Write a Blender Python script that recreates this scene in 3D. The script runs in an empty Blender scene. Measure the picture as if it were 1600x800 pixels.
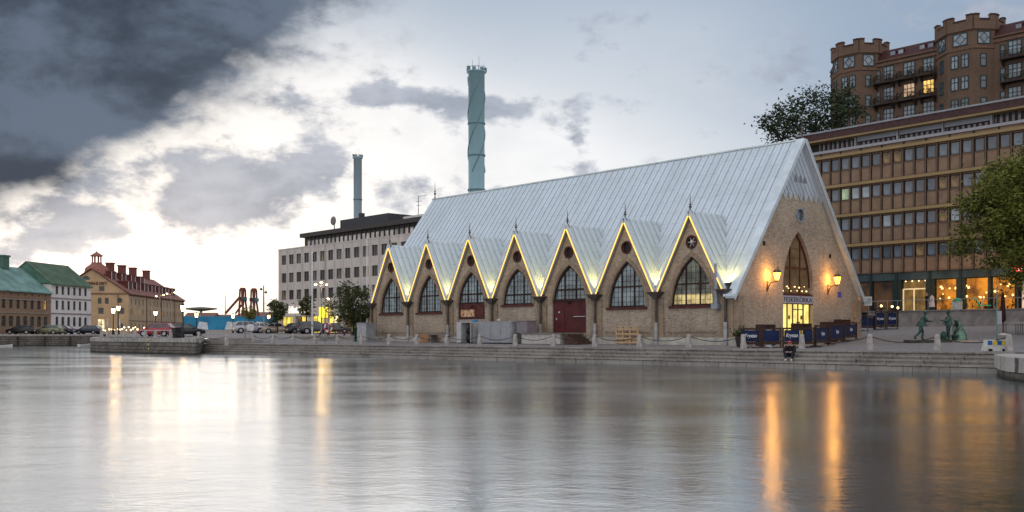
import bpy, bmesh, math, random
from mathutils import Vector, Matrix
R = math.radians
sc = bpy.context.scene
COL = sc.collection
# ------------------------------------------------------------------ camera, sky, sun, exposure
E = 2.15          # eye height (world z); the water lies at 0.35
F = 1560.0        # focal length in photograph pixels
HZ = 522.0
WATER = 0.35
cam = bpy.data.cameras.new('camera'); co = bpy.data.objects.new('camera', cam); COL.objects.link(co)
co.location = (0, 0, E); co.rotation_euler = (R(90), 0, 0)
cam.sensor_width = 36; cam.lens = 36*F/1600; cam.shift_y = (HZ-400)/1600
cam.clip_start = 0.1; cam.clip_end = 6000
sc.camera = co
sc.view_settings.view_transform = 'Standard'; sc.view_settings.look = 'None'
sc.view_settings.exposure = 0.25; sc.view_settings.gamma = 1; sc.view_settings.use_curve_mapping = False
sc.render.engine = 'CYCLES'
sc.cycles.max_bounces = 6; sc.cycles.diffuse_bounces = 2; sc.cycles.glossy_bounces = 4
sc.cycles.sample_clamp_indirect = 4

SUN_EL, SUN_AZ = 14.0, -20.0     # degrees; azimuth from +Y towards +X
w = bpy.data.worlds.new('World'); sc.world = w; w.use_nodes = True
nt = w.node_tree; nt.nodes.clear()
class NB:
    """tiny expression builder for shader nodes"""
    def __init__(s, nt): s.nt = nt
    def n(s, t, **k):
        nd = s.nt.nodes.new(t)
        for a, b in k.items(): setattr(nd, a, b)
        return nd
    def link(s, a, b): s.nt.links.new(a, b)
    def put(s, v, sock):
        if isinstance(v, bpy.types.NodeSocket): s.link(v, sock)
        else: sock.default_value = v
    def m(s, op, a, b=0.0, c=0.0, clamp=False):
        nd = s.n('ShaderNodeMath', operation=op, use_clamp=clamp)
        s.put(a, nd.inputs[0]); s.put(b, nd.inputs[1]); s.put(c, nd.inputs[2])
        return nd.outputs[0]
    def mix(s, f, a, b, mode='MIX'):
        nd = s.n('ShaderNodeMix', data_type='RGBA', blend_type=mode)
        s.put(f, nd.inputs[0])
        for v, i in ((a, 6), (b, 7)):
            s.put((*v, 1) if isinstance(v, tuple) and len(v) == 3 else v, nd.inputs[i])
        return nd.outputs[2]
    def ss(s, v, a, b, lo=0.0, hi=1.0):
        nd = s.n('ShaderNodeMapRange', interpolation_type='SMOOTHSTEP')
        s.put(v, nd.inputs[0]); 
        for i, x in zip((1, 2, 3, 4), (a, b, lo, hi)): nd.inputs[i].default_value = x
        return nd.outputs[0]
    def noise(s, vec, scale, detail=5, rough=0.55, dist=0.0):
        nd = s.n('ShaderNodeTexNoise'); s.link(vec, nd.inputs['Vector'])
        nd.inputs['Scale'].default_value = scale; nd.inputs['Detail'].default_value = detail
        nd.inputs['Roughness'].default_value = rough; nd.inputs['Distortion'].default_value = dist
        return nd.outputs['Fac']
B = NB(nt)
tc = B.n('ShaderNodeTexCoord'); sep = B.n('ShaderNodeSeparateXYZ'); B.link(tc.outputs['Generated'], sep.inputs[0])
dx, dy, dz = sep.outputs
az0 = B.m('ARCTAN2', dx, dy); el0 = B.m('ARCSINE', dz)
comb = B.n('ShaderNodeCombineXYZ'); B.link(az0, comb.inputs[0]); B.link(B.m('MULTIPLY', el0, 1.55), comb.inputs[1])
sv = comb.outputs[0]
comb2 = B.n('ShaderNodeCombineXYZ'); B.link(az0, comb2.inputs[0]); B.link(B.m('MULTIPLY', el0, 1.7), comb2.inputs[1]); comb2.inputs[2].default_value = 3.7
nA = B.noise(sv, 5.5, 6, .58, .3); nB = B.noise(comb2.outputs[0], 15.0, 8, .56, .12); nC = B.noise(comb2.outputs[0], 4.2, 3, .5)
nD = B.noise(comb2.outputs[0], 34.0, 6, .6, .1); nE = B.noise(comb2.outputs[0], 8.0, 8, .6, .2)
# clouds bend with a soft turbulence
az = B.m('ADD', az0, B.m('MULTIPLY', B.m('SUBTRACT', nA, .5), .09))
el = B.m('ADD', el0, B.m('MULTIPLY', B.m('SUBTRACT', nC, .5), .07))
def ang(px, py):
    a = math.atan((px-800)/F); return a, math.atan((HZ-py)/F*math.cos(a))
def blob(px, py, sx, sy, rot=0.0, amp=1.0, raw=False):
    a, e = ang(px, py); A = az0 if raw else az; L = el0 if raw else el
    u = B.m('SUBTRACT', A, a); v = B.m('SUBTRACT', L, e)
    if rot:
        c, s_ = math.cos(rot), math.sin(rot)
        u, v = B.m('ADD', B.m('MULTIPLY', u, c), B.m('MULTIPLY', v, s_)), B.m('SUBTRACT', B.m('MULTIPLY', v, c), B.m('MULTIPLY', u, s_))
    u = B.m('MULTIPLY', u, F/sx); v = B.m('MULTIPLY', v, F/sy)
    q = B.m('ADD', B.m('MULTIPLY', u, u), B.m('MULTIPLY', v, v))
    return B.m('MULTIPLY', B.m('EXPONENT', B.m('MULTIPLY', q, -1.0)), amp)
def total(l):
    r = l[0]
    for x in l[1:]: r = B.m('ADD', r, x)
    return r
# clear evening sky: pale near the horizon, blue grey overhead, a bright gap where the sun went down
sky = B.mix(B.ss(el0, 0.04, 0.30), (.63, .645, .68), (.28, .35, .45))
rightward = B.ss(az0, .02, .42)
sky = B.mix(B.m('MULTIPLY', B.m('MULTIPLY', rightward, B.ss(el0, .06, .26)), .8), sky, (.215, .285, .39))
pale = total([blob(620, 240, 420, 120, 0, .95, True), blob(830, 300, 300, 110, 0, .6, True), blob(560, 130, 140, 90, 0, .5, True), blob(1010, 60, 260, 80, 0, .25, True)])
sky = B.mix(B.m('MULTIPLY', pale, 1.0, clamp=True), sky, (.70, .71, .735))
sky = B.mix(B.ss(el0, .45, 1.2), sky, (.72, .78, .87))
away = B.ss(dy, .3, -.4)
sky = B.mix(away, sky, (.82, .83, .87))
glow = total([blob(215, 405, 150, 60, 0, .42, True), blob(120, 425, 330, 55, 0, .30, True), blob(300, 330, 260, 120, 0, .08, True)])
warm = B.mix(1.0, B.mix(0.0, (1.0, .80, .56), (1, 1, 1)), (1, 1, 1), 'MULTIPLY')
veil = B.m('MULTIPLY', B.m('MULTIPLY', B.ss(nE, .42, .70), B.ss(el0, .34, .22)), .42)
sky = B.mix(B.m('MULTIPLY', veil, B.ss(dy, .1, .45)), sky, (.50, .52, .57))
# grey broken clouds, lower left and middle
g2 = total([blob(110, 345, 88, 42, 0, .95), blob(225, 272, 62, 30, .2, .55), blob(300, 322, 62, 58, 0, .8), blob(392, 285, 64, 58, 0, 1.05), blob(492, 252, 56, 42, 0, .85),
            blob(440, 335, 62, 45, 0, .5), blob(650, 290, 90, 36, 0, .5), blob(20, 385, 80, 25, 0, .5), blob(60, 300, 70, 26, 0, .45), blob(640, 147, 150, 18, 0, 1.05), blob(770, 160, 80, 17, 0, .75), blob(447, 120, 30, 32, 0, .55), blob(500, 25, 55, 36, 0, .5),
            blob(895, 200, 28, 58, .5, .8), blob(960, 40, 80, 34, .4, .4), blob(1240, 90, 46, 38, -.3, .65), blob(990, 155, 55, 13, 0, .35), blob(1060, 210, 30, 22, 0, .35), blob(800, 285, 90, 22, 0, .5), blob(400, 320, 330, 80, 0, .16, True),
            blob(1560, 30, 130, 80, 0, .5)])
m2 = B.ss(B.m('ADD', B.m('MULTIPLY', g2, 1.0), B.m('MULTIPLY', B.m('ADD', B.m('SUBTRACT', nB, .5), B.m('MULTIPLY', B.m('SUBTRACT', nD, .5), .9)), 1.9)), .22, .88)
m2 = B.m('MULTIPLY', m2, B.ss(dy, .1, .45))
greyc = B.mix(B.ss(nB, .35, .65), (.22, .255, .33), (.36, .395, .47))
sky = B.mix(B.m('MULTIPLY', m2, .9), sky, greyc)
gl = B.m('MULTIPLY', glow, B.m('SUBTRACT', 1.0, B.m('MULTIPLY', m2, .62)))
sky = B.mix(gl, sky, (1.1, .90, .70), 'ADD')
# the heavy dark cloud, upper left
g1 = total([blob(60, 60, 330, 140, .3, 1.0), blob(230, 30, 200, 88, .42, .85), blob(10, 190, 190, 80, .45, .85), blob(370, -10, 110, 60, .3, .6), blob(-250, 120, 300, 170, 0, .9), blob(150, -150, 420, 150, 0, .9)])
m1 = B.ss(B.m('ADD', g1, B.m('MULTIPLY', B.m('ADD', B.m('SUBTRACT', nB, .5), B.m('MULTIPLY', B.m('SUBTRACT', nD, .5), .4)), 1.25)), .14, 1.06)
darkc = B.mix(B.ss(B.m('ADD', nA, B.m('MULTIPLY', B.m('SUBTRACT', nB, .5), .5)), .36, .64), (.036, .047, .068), (.105, .135, .185))
sky = B.mix(B.m('MULTIPLY', m1, .96), sky, darkc)
ns = B.n('ShaderNodeTexSky', sky_type='NISHITA', sun_disc=False)
ns.sun_elevation = R(SUN_EL); ns.sun_rotation = R(SUN_AZ); ns.air_density = 1.2; ns.dust_density = 1.0
bg1 = B.n('ShaderNodeBackground'); B.link(ns.outputs[0], bg1.inputs[0]); B.put(B.m('MULTIPLY', B.m('SUBTRACT', 1.0, m1), B.m('MULTIPLY', B.m('SUBTRACT', 1.0, B.m('MULTIPLY', m2, .7)), 0.008)), bg1.inputs[1])
bg2 = B.n('ShaderNodeBackground'); B.link(sky, bg2.inputs[0]); bg2.inputs[1].default_value = 1.0
add = B.n('ShaderNodeAddShader'); B.link(bg1.outputs[0], add.inputs[0]); B.link(bg2.outputs[0], add.inputs[1])
out = B.n('ShaderNodeOutputWorld'); B.link(add.outputs[0], out.inputs[0])
w.cycles.sampling_method = 'MANUAL'; w.cycles.sample_map_resolution = 512

sl = bpy.data.lights.new('sun', 'SUN'); so = bpy.data.objects.new('sun', sl); COL.objects.link(so)
sl.energy = 0.5; sl.angle = R(64); sl.color = (1.0, .95, .89)
sd = Vector((math.sin(R(SUN_AZ))*math.cos(R(SUN_EL)), math.cos(R(SUN_AZ))*math.cos(R(SUN_EL)), math.sin(R(SUN_EL))))
so.rotation_euler = (-sd).to_track_quat('-Z', 'Y').to_euler()

# ------------------------------------------------------------------ materials
MATS = {}
def mat(name, col, rough=.7, metal=0.0, var=.25, scale=3.0, bump=0.0, bscale=30.0, emit=None, estr=0.0, spec=.18, stretch=(1, 1, 1), island=0.0):
    if name in MATS: return MATS[name]
    m = bpy.data.materials.new(name); m.use_nodes = True; t = m.node_tree; b = NB(t)
    p = t.nodes['Principled BSDF']; p.inputs['Roughness'].default_value = rough; p.inputs['Metallic'].default_value = metal
    p.inputs['Specular IOR Level'].default_value = spec
    if emit:
        p.inputs['Emission Color'].default_value = (*emit, 1); p.inputs['Emission Strength'].default_value = estr
    tcn = b.n('ShaderNodeTexCoord'); mp = b.n('ShaderNodeMapping'); b.link(tcn.outputs['Object'], mp.inputs[0]); mp.inputs['Scale'].default_value = stretch
    v = mp.outputs[0]
    c = (*col, 1)
    if var:
        n1 = b.noise(v, scale, 6, .6)
        lo = tuple(x*(1-var) for x in col); hi = tuple(min(1, x*(1+var)) for x in col)
        c = b.mix(b.ss(n1, .3, .7), lo, hi)
    if island:
        g = b.n('ShaderNodeNewGeometry')
        rr = g.outputs['Random Per Island']
        c = b.mix(b.m('MULTIPLY', rr, island), c if not isinstance(c, tuple) else (*col,), tuple(min(1, x*2.0+.01) for x in col))
    b.put(c, p.inputs['Base Color'])
    if bump:
        bn = b.n('ShaderNodeBump'); bn.inputs['Strength'].default_value = bump; bn.inputs['Distance'].default_value = .05
        b.link(b.noise(v, bscale, 4, .6), bn.inputs['Height']); b.link(bn.outputs[0], p.inputs['Normal'])
    MATS[name] = m; return m
def brick(name, c1, c2, mortar, bw=.25, bh=.077, ms=.012, plane='yz', rough=.85, stain=.35, big=.35, bump=.4, blot=None, tide=None, damp=None):
    """masonry in the object's own metres; plane picks which two axes carry the courses"""
    if name in MATS: return MATS[name]
    m = bpy.data.materials.new(name); m.use_nodes = True; t = m.node_tree; b = NB(t)
    p = t.nodes['Principled BSDF']; p.inputs['Roughness'].default_value = rough; p.inputs['Specular IOR Level'].default_value = .12
    tcn = b.n('ShaderNodeTexCoord'); s = b.n('ShaderNodeSeparateXYZ'); b.link(tcn.outputs['Object'], s.inputs[0])
    ax = {'x': s.outputs[0], 'y': s.outputs[1], 'z': s.outputs[2]}
    cv = b.n('ShaderNodeCombineXYZ')
    if plane == 'dz':
        b.link(b.m('SUBTRACT', ax['x'], ax['y']), cv.inputs[0]); b.link(ax['z'], cv.inputs[1])
    elif plane == 'wz':      # walls running both ways
        b.link(b.m('ADD', ax['x'], ax['y']), cv.inputs[0]); b.link(ax['z'], cv.inputs[1])
    else:
        b.link(ax[plane[0]], cv.inputs[0]); b.link(ax[plane[1]], cv.inputs[1])
    bt = b.n('ShaderNodeTexBrick'); b.link(cv.outputs[0], bt.inputs['Vector'])
    bt.inputs['Color1'].default_value = (*c1, 1); bt.inputs['Color2'].default_value = (*c2, 1); bt.inputs['Mortar'].default_value = (*mortar, 1)
    bt.inputs['Scale'].default_value = 1; bt.inputs['Mortar Size'].default_value = ms; bt.inputs['Brick Width'].default_value = bw; bt.inputs['Row Height'].default_value = bh
    bt.inputs['Bias'].default_value = 0
    n1 = b.noise(tcn.outputs['Object'], big, 6, .65); n2 = b.noise(tcn.outputs['Object'], 5.0, 4, .6)
    c = b.mix(b.ss(n1, .35, .7, 0, stain), bt.outputs['Color'], (.03, .025, .02), 'MIX')
    c = b.mix(b.ss(n2, .42, .72, 0, .4), c, blot or tuple(min(1, x*1.5) for x in c1))
    n3 = b.noise(tcn.outputs['Object'], 1.3, 5, .7)
    if tide:            # weed and wet stone up to the usual water mark
        c = b.mix(b.ss(b.m('ADD', ax['z'], b.m('MULTIPLY', n3, .30)), tide, tide+.22, .82, 0), c, (.026, .028, .016))
    if damp:            # rising damp and grime at the foot of the wall, soot patches higher up
        c = b.mix(b.ss(b.m('ADD', ax['z'], b.m('MULTIPLY', n3, 1.4)), damp, damp+1.3, .5, 0), c, (.12, .095, .075))
        c = b.mix(b.ss(n3, .56, .74, 0, .38), c, (.13, .10, .08))
        mp = b.n('ShaderNodeMapping'); b.link(tcn.outputs['Object'], mp.inputs[0]); mp.inputs['Scale'].default_value = (1, 1, .12)
        n5 = b.noise(mp.outputs[0], 2.6, 5, .65); c = b.mix(b.ss(n5, .54, .70, 0, .42), c, (.15, .11, .085)); c = b.mix(b.ss(n5, .44, .32, 0, .3), c, (.58, .49, .39))
    b.put(c, p.inputs['Base Color'])
    bn = b.n('ShaderNodeBump'); bn.inputs['Strength'].default_value = bump; bn.inputs['Distance'].default_value = .02
    b.link(b.m('ADD', b.m('MULTIPLY', bt.outputs['Fac'], -1.0), b.m('MULTIPLY', n2, .8)), bn.inputs['Height']); b.link(bn.outputs[0], p.inputs['Normal'])
    MATS[name] = m; return m
def glow_mat(name, col, s): return mat(name, col, .5, var=0, emit=col, estr=s)
def lit_glass(name, col, s, scale=.6, contrast=.8):
    """a lit room seen through glass: uneven warm light behind a glossy pane"""
    if name in MATS: return MATS[name]
    m = bpy.data.materials.new(name); m.use_nodes = True; t = m.node_tree; b = NB(t)
    p = t.nodes['Principled BSDF']; p.inputs['Roughness'].default_value = .12; p.inputs['Specular IOR Level'].default_value = .2; p.inputs['Base Color'].default_value = (.02, .02, .02, 1)
    tcn = b.n('ShaderNodeTexCoord'); n1 = b.noise(tcn.outputs['Object'], scale, 5, .6)
    b.put((*col, 1), p.inputs['Emission Color'])
    b.put(b.ss(n1, .5-.25*contrast, .5+.25*contrast, s*(1-contrast), s*(1+contrast*.6)), p.inputs['Emission Strength'])
    MATS[name] = m; return m
def glass_mat(name, col=(.02, .025, .03), rough=.06, spec=.8, var=.5, scale=.8):
    return mat(name, col, rough, var=var, scale=scale, spec=spec)

# ------------------------------------------------------------------ mesh helpers
class MB:
    def __init__(s): s.v = []; s.f = []; s.m = []; s.sm = []
    def add(s, vs, fs, mi=0, smooth=False):
        o = len(s.v); s.v += [tuple(x) for x in vs]
        for f in fs: s.f.append(tuple(i+o for i in f)); s.m.append(mi); s.sm.append(smooth)
        return s
    def box(s, x0, x1, y0, y1, z0, z1, mi=0):
        return s.add([(x0,y0,z0),(x1,y0,z0),(x1,y1,z0),(x0,y1,z0),(x0,y0,z1),(x1,y0,z1),(x1,y1,z1),(x0,y1,z1)],
                     [(0,3,2,1),(4,5,6,7),(0,1,5,4),(1,2,6,5),(2,3,7,6),(3,0,4,7)], mi)
    def bar(s, p, q, a, b, mi=0, up=(0, 0, 1)):
        """rectangular bar from p to q, a wide, b deep"""
        p, q = Vector(p), Vector(q); d = (q-p).normalized(); u = Vector(up)
        if abs(d.dot(u)) > .98: u = Vector((1, 0, 0))
        r = d.cross(u).normalized()*a/2; t = r.cross(d).normalized()*b/2
        vs = [p-r-t, p+r-t, p+r+t, p-r+t, q-r-t, q+r-t, q+r+t, q-r+t]
        return s.add(vs, [(0,3,2,1),(4,5,6,7),(0,1,5,4),(1,2,6,5),(2,3,7,6),(3,0,4,7)], mi)
    def tube(s, p, q, r0, r1=None, n=8, mi=0, cap=True):
        r1 = r0 if r1 is None else r1
        p, q = Vector(p), Vector(q); d = (q-p).normalized(); u = Vector((0, 0, 1)) if abs(d.z) < .95 else Vector((1, 0, 0))
        a = d.cross(u).normalized(); b = d.cross(a)
        vs = []
        for c, r in ((p, r0), (q, r1)):
            for i in range(n):
                t = 2*math.pi*i/n; vs.append(c+a*math.cos(t)*r+b*math.sin(t)*r)
        fs = [(i, (i+1) % n, n+(i+1) % n, n+i) for i in range(n)]
        s.add(vs, fs, mi, True)
        if cap: s.add(vs[:n], [tuple(range(n))[::-1]], mi); s.add(vs[n:], [tuple(range(n))], mi)
        return s
    def path(s, pts, r, n=6, mi=0):
        for a, b in zip(pts, pts[1:]): s.tube(a, b, r, r, n, mi)
        return s
    def lathe(s, prof, n=16, c=(0, 0, 0), mi=0, smooth=True):
        vs = []
        for r, z in prof:
            for i in range(n):
                t = 2*math.pi*i/n; vs.append((c[0]+r*math.cos(t), c[1]+r*math.sin(t), c[2]+z))
        fs = []
        for k in range(len(prof)-1):
            for i in range(n): fs.append((k*n+i, k*n+(i+1) % n, (k+1)*n+(i+1) % n, (k+1)*n+i))
        s.add(vs, fs, mi, smooth)
        s.add(vs[:n], [tuple(range(n))[::-1]], mi); s.add(vs[-n:], [tuple(range(n))], mi)
        return s
    def ball(s, c, r, n=10, mi=0, sq=(1, 1, 1)):
        k = n//2+1; prof = [(math.sin(math.pi*i/k), -math.cos(math.pi*i/k)) for i in range(1, k)]
        vs = [(c[0], c[1], c[2]-r*sq[2])]
        for a, z in prof:
            for i in range(n):
                t = 2*math.pi*i/n; vs.append((c[0]+r*sq[0]*a*math.cos(t), c[1]+r*sq[1]*a*math.sin(t), c[2]+r*sq[2]*z))
        vs.append((c[0], c[1], c[2]+r*sq[2])); L = len(vs)-1
        fs = [(0, 1+(i+1) % n, 1+i) for i in range(n)]
        for j in range(len(prof)-1):
            for i in range(n): fs.append((1+j*n+i, 1+j*n+(i+1) % n, 1+(j+1)*n+(i+1) % n, 1+(j+1)*n+i))
        b = 1+(len(prof)-1)*n
        fs += [(L, b+i, b+(i+1) % n) for i in range(n)]
        return s.add(vs, fs, mi, True)
    def prism(s, poly, fn, d0, d1, mi=0, caps=True):
        """polygon in a plane, mapped to 3D by fn(u, w, depth), from depth d0 to d1"""
        n = len(poly); a = [fn(u, q, d0) for u, q in poly]; b = [fn(u, q, d1) for u, q in poly]
        s.add(a+b, [(i, (i+1) % n, n+(i+1) % n, n+i) for i in range(n)], mi)
        if caps: s.add(a, [tuple(range(n))[::-1]], mi); s.add(b, [tuple(range(n))], mi)
        return s
    def holed(s, outer, holes, fn, d, reveal, mi=0, rmi=None):
        """a wall face with openings, the reveals of the openings running back by `reveal`"""
        bm = bmesh.new(); ed = []
        for loop in [outer]+holes:
            vs = [bm.verts.new((u, q, 0)) for u, q in loop]
            ed += [bm.edges.new((vs[i], vs[(i+1) % len(vs)])) for i in range(len(vs))]
        bmesh.ops.triangle_fill(bm, use_beauty=True, use_dissolve=False, edges=ed)
        bm.verts.index_update()
        s.add([fn(v.co.x, v.co.y, d) for v in bm.verts], [tuple(v.index for v in f.verts) for f in bm.faces], mi)
        bm.free()
        for h in holes:
            n = len(h); a = [fn(u, q, d) for u, q in h]; b = [fn(u, q, d+reveal) for u, q in h]
            s.add(a+b, [(i, (i+1) % n, n+(i+1) % n, n+i) for i in range(n)], mi if rmi is None else rmi)
        return s
    def mesh(s, name, mats):
        me = bpy.data.meshes.new(name); me.from_pydata(s.v, [], s.f)
        for m in (mats if isinstance(mats, (list, tuple)) else [mats]): me.materials.append(m)
        me.polygons.foreach_set('material_index', s.m); me.polygons.foreach_set('use_smooth', s.sm)
        bm = bmesh.new(); bm.from_mesh(me); bmesh.ops.recalc_face_normals(bm, faces=bm.faces); bm.to_mesh(me); bm.free()
        me.update(); return me
    def obj(s, name, mats, parent=None, loc=None):
        o = bpy.data.objects.new(name, s.mesh(name, mats)); COL.objects.link(o)
        if parent: o.parent = parent
        if loc: o.location = loc
        return o
def tag(o, label=None, cat=None, group=None, kind=None):
    if label: o['label'] = label
    if cat: o['category'] = cat
    if group: o['group'] = group
    if kind: o['kind'] = kind
    return o
def thing(name, label, cat, loc=(0, 0, 0), rz=0.0, group=None):
    o = bpy.data.objects.new(name, None); COL.objects.link(o); o.empty_display_size = .3
    o.location = loc; o.rotation_euler = (0, 0, rz)
    return tag(o, label, cat, group)
def copy_tree(o, loc=None, rz=None, label=None, parent=None):
    c = o.copy(); COL.objects.link(c)
    if parent: c.parent = parent
    if loc is not None: c.location = loc
    if rz is not None: c.rotation_euler = (0, 0, rz)
    if label: c['label'] = label
    for ch in list(o.children): copy_tree(ch, parent=c)
    return c
def dup(o, parent, loc): 
    c = o.copy(); COL.objects.link(c); c.parent = parent; c.location = loc
    for ch in list(o.children): copy_tree(ch, parent=c)
    return c
def text_mb(s, size, depth=.01, bold=0.0, shear=0.0):
    """lettering as real geometry: (u, w) outline triangles centred on the origin"""
    cu = bpy.data.curves.new('lettering', 'FONT'); cu.body = s; cu.size = size; cu.align_x = 'CENTER'; cu.align_y = 'CENTER'
    cu.extrude = depth; cu.offset = bold; cu.shear = shear; cu.resolution_u = 3
    o = bpy.data.objects.new('lettering', cu); COL.objects.link(o)
    dg = bpy.context.evaluated_depsgraph_get(); dg.update()
    me = bpy.data.meshes.new_from_object(o.evaluated_get(dg)); 
    vs = [tuple(v.co) for v in me.vertices]; fs = [tuple(p.vertices) for p in me.polygons]
    bpy.data.objects.remove(o); bpy.data.curves.remove(cu); bpy.data.meshes.remove(me)
    return vs, fs
def lettering(s, size, fn, mats, parent, depth=.012, bold=0.0, shear=0.0, width=None):
    vs, fs = text_mb(s, size, depth, bold, shear)
    k = 1.0
    if width: k = width/(max(v[0] for v in vs)-min(v[0] for v in vs))
    return MB().add([fn(x*k, y, -z) for x, y, z in vs], fs).obj('lettering', mats, parent)
def lamp(name, loc, power, col, radius=.1, parent=None):
    l = bpy.data.lights.new(name, 'POINT'); l.energy = power; l.color = col; l.shadow_soft_size = radius
    o = bpy.data.objects.new(name, l); COL.objects.link(o); o.location = loc
    if parent: o.parent = parent
    return o
def sst(a, b, x):
    t = max(0.0, min(1.0, (x-a)/(b-a))); return t*t*(3-2*t)

# ------------------------------------------------------------------ where things stand
def at(px, py, d): return Vector(((px-800)/F*d, d, E+(HZ-py)/F*d))      # photograph pixel at a known depth
P1 = (21.97, 45.3); QD = (-.732, .681); QN = (.681, .732)               # quay line: start, direction, inland normal
QROT = math.atan2(QD[1], QD[0])                                         # local frame of the quay: x = r, y = -s
def xy(r, s): return (P1[0]+r*QD[0]+s*QN[0], P1[1]+r*QD[1]+s*QN[1])
def rs(x, y): a, b = x-P1[0], y-P1[1]; return a*QD[0]+b*QD[1], a*QN[0]+b*QN[1]
def on_quay(px, s):                                                     # point of the line "s metres inland" seen at px
    k = (px-800)/F; c = P1[0]*QN[0]+P1[1]*QN[1]; d = (s+c)/(k*QN[0]+QN[1]); return k*d, d
def gz(x, y):
    r, s = rs(x, y)
    ss_ = max(0.0, s-1.35)
    lo = 1.28+.028*min(ss_, 14)+.058*max(0, min(ss_, 33)-14)*(1-.6*sst(20, 55, r))
    up = 1.75+.4*max(0, min(1.6, (y-95)/60))+.2*sst(105, 150, y)*sst(-62, -50, x)
    u = max(sst(64.8, 69, r), 1.0 if (r > 71.4 and s < 1.75) else 0.0, sst(9.8, 11.2, s)*sst(50, 57.5, r))
    return lo*(1-u)+up*u
def ground_at(px, d):
    x = (px-800)/F*d; return (x, d, gz(x, d))
# ------------------------------------------------------------------ setting: water, ground, hill
def water_mat():
    m = bpy.data.materials.new('canal_water'); m.use_nodes = True; t = m.node_tree; b = NB(t)
    p = t.nodes['Principled BSDF']; p.inputs['Base Color'].default_value = (.028, .034, .034, 1); p.inputs['IOR'].default_value = 1.6
    p.inputs['Specular IOR Level'].default_value = .5
    tcn = b.n('ShaderNodeTexCoord'); mp = b.n('ShaderNodeMapping'); b.link(tcn.outputs['Object'], mp.inputs[0])
    mp.inputs['Rotation'].default_value = (0, 0, R(18)); mp.inputs['Scale'].default_value = (.8, 1.2, 1)
    n1 = b.noise(mp.outputs[0], 1.1, 5, .6, .6); n2 = b.noise(mp.outputs[0], .16, 3, .5)
    mp2 = b.n('ShaderNodeMapping'); b.link(tcn.outputs['Object'], mp2.inputs[0]); mp2.inputs['Scale'].default_value = (1.6, 2.4, 1)
    n3 = b.noise(mp2.outputs[0], 4.5, 4, .6, .4)
    h = b.m('ADD', b.m('MULTIPLY', n1, .42), b.m('MULTIPLY', n3, .13))
    bn = b.n('ShaderNodeBump'); bn.inputs['Strength'].default_value = .24; bn.inputs['Distance'].default_value = .12
    b.link(h, bn.inputs['Height']); b.link(bn.outputs[0], p.inputs['Normal'])
    ro = b.ss(n2, .3, .7, .11, .20); b.put(ro, p.inputs['Roughness'])
    gl = b.n('ShaderNodeBsdfGlossy'); gl.inputs['Color'].default_value = (.86, .88, .90, 1); b.put(ro, gl.inputs['Roughness']); b.link(bn.outputs[0], gl.inputs['Normal'])
    mx = b.n('ShaderNodeMixShader'); mx.inputs[0].default_value = .42; b.link(p.outputs[0], mx.inputs[1]); b.link(gl.outputs[0], mx.inputs[2])
    b.link(mx.outputs[0], t.nodes['Material Output'].inputs['Surface'])
    return m
wv = MB(); wv.add([(-900, -120, WATER), (900, -120, WATER), (900, 700, WATER), (-900, 700, WATER)], [(0, 1, 2, 3)])
tag(wv.obj('water', water_mat()), 'calm grey canal water with soft long reflections', 'water', kind='structure')

cobble = brick('cobble_paving', (.30, .275, .27), (.20, .185, .185), (.11, .10, .10), .16, .11, .015, 'xy', .75, .25, .12, .5, (.36, .33, .32))
granite = brick('granite_blocks', (.33, .30, .27), (.25, .225, .205), (.07, .065, .06), 1.7, .6, .018, 'xz', .8, .45, .5, .35, (.40, .36, .32), tide=.30)
rubble = brick('rubble_wall', (.20, .175, .155), (.12, .105, .095), (.05, .045, .04), .75, .34, .04, 'wz', .9, .55, .6, .8, (.26, .23, .2), tide=.52)
rubble_d = brick('rubble_wall_dark', (.20, .175, .155), (.12, .105, .095), (.05, .045, .04), .75, .34, .04, 'dz', .9, .55, .6, .8, (.26, .23, .2), tide=.52)
coping_d = brick('bastion_coping', (.40, .365, .335), (.31, .28, .255), (.07, .065, .06), .93, 5.0, .035, 'dz', .8, .35, .5, .3, (.46, .43, .39))
coping_m = brick('granite_coping', (.42, .385, .35), (.33, .30, .275), (.08, .07, .065), 1.2, 5.0, .04, 'wz', .8, .3, .5, .3, (.48, .45, .41))
def s0(r):
    if r < 96: return 1.68
    if r < 139: return -2.6+(r-84)*(25.6/55)+.4
    return 23.4+(r-139)*(178/165.5)
def s_rows(): 
    l = [0, .5]; st = .7
    while l[-1] < 1500: l.append(l[-1]+st); st *= 1.13
    return l
g = MB(); rows = s_rows()
cols = []; r = -60.0
while r < 330:
    cols.append(r); r += 1.5 if -20 < r < 110 else 6.0
cols = sorted(set(cols+[71.49, 71.5, 83.99]))
vs = []
for r in cols:
    for dsv in rows:
        x, y = xy(r, s0(r)+dsv); vs.append((x, y, gz(x, y)))
n = len(rows); fs = []
for i in range(len(cols)-1):
    if abs(cols[i]-61.99) < 1e-6 and False: continue
    for j in range(n-1): fs.append((i*n+j, (i+1)*n+j, (i+1)*n+j+1, i*n+j+1))
g.add(vs, fs, 0, True)
tag(g.obj('ground', cobble), 'grey cobbled quay and plaza rising gently inland', 'ground', kind='structure')
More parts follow.
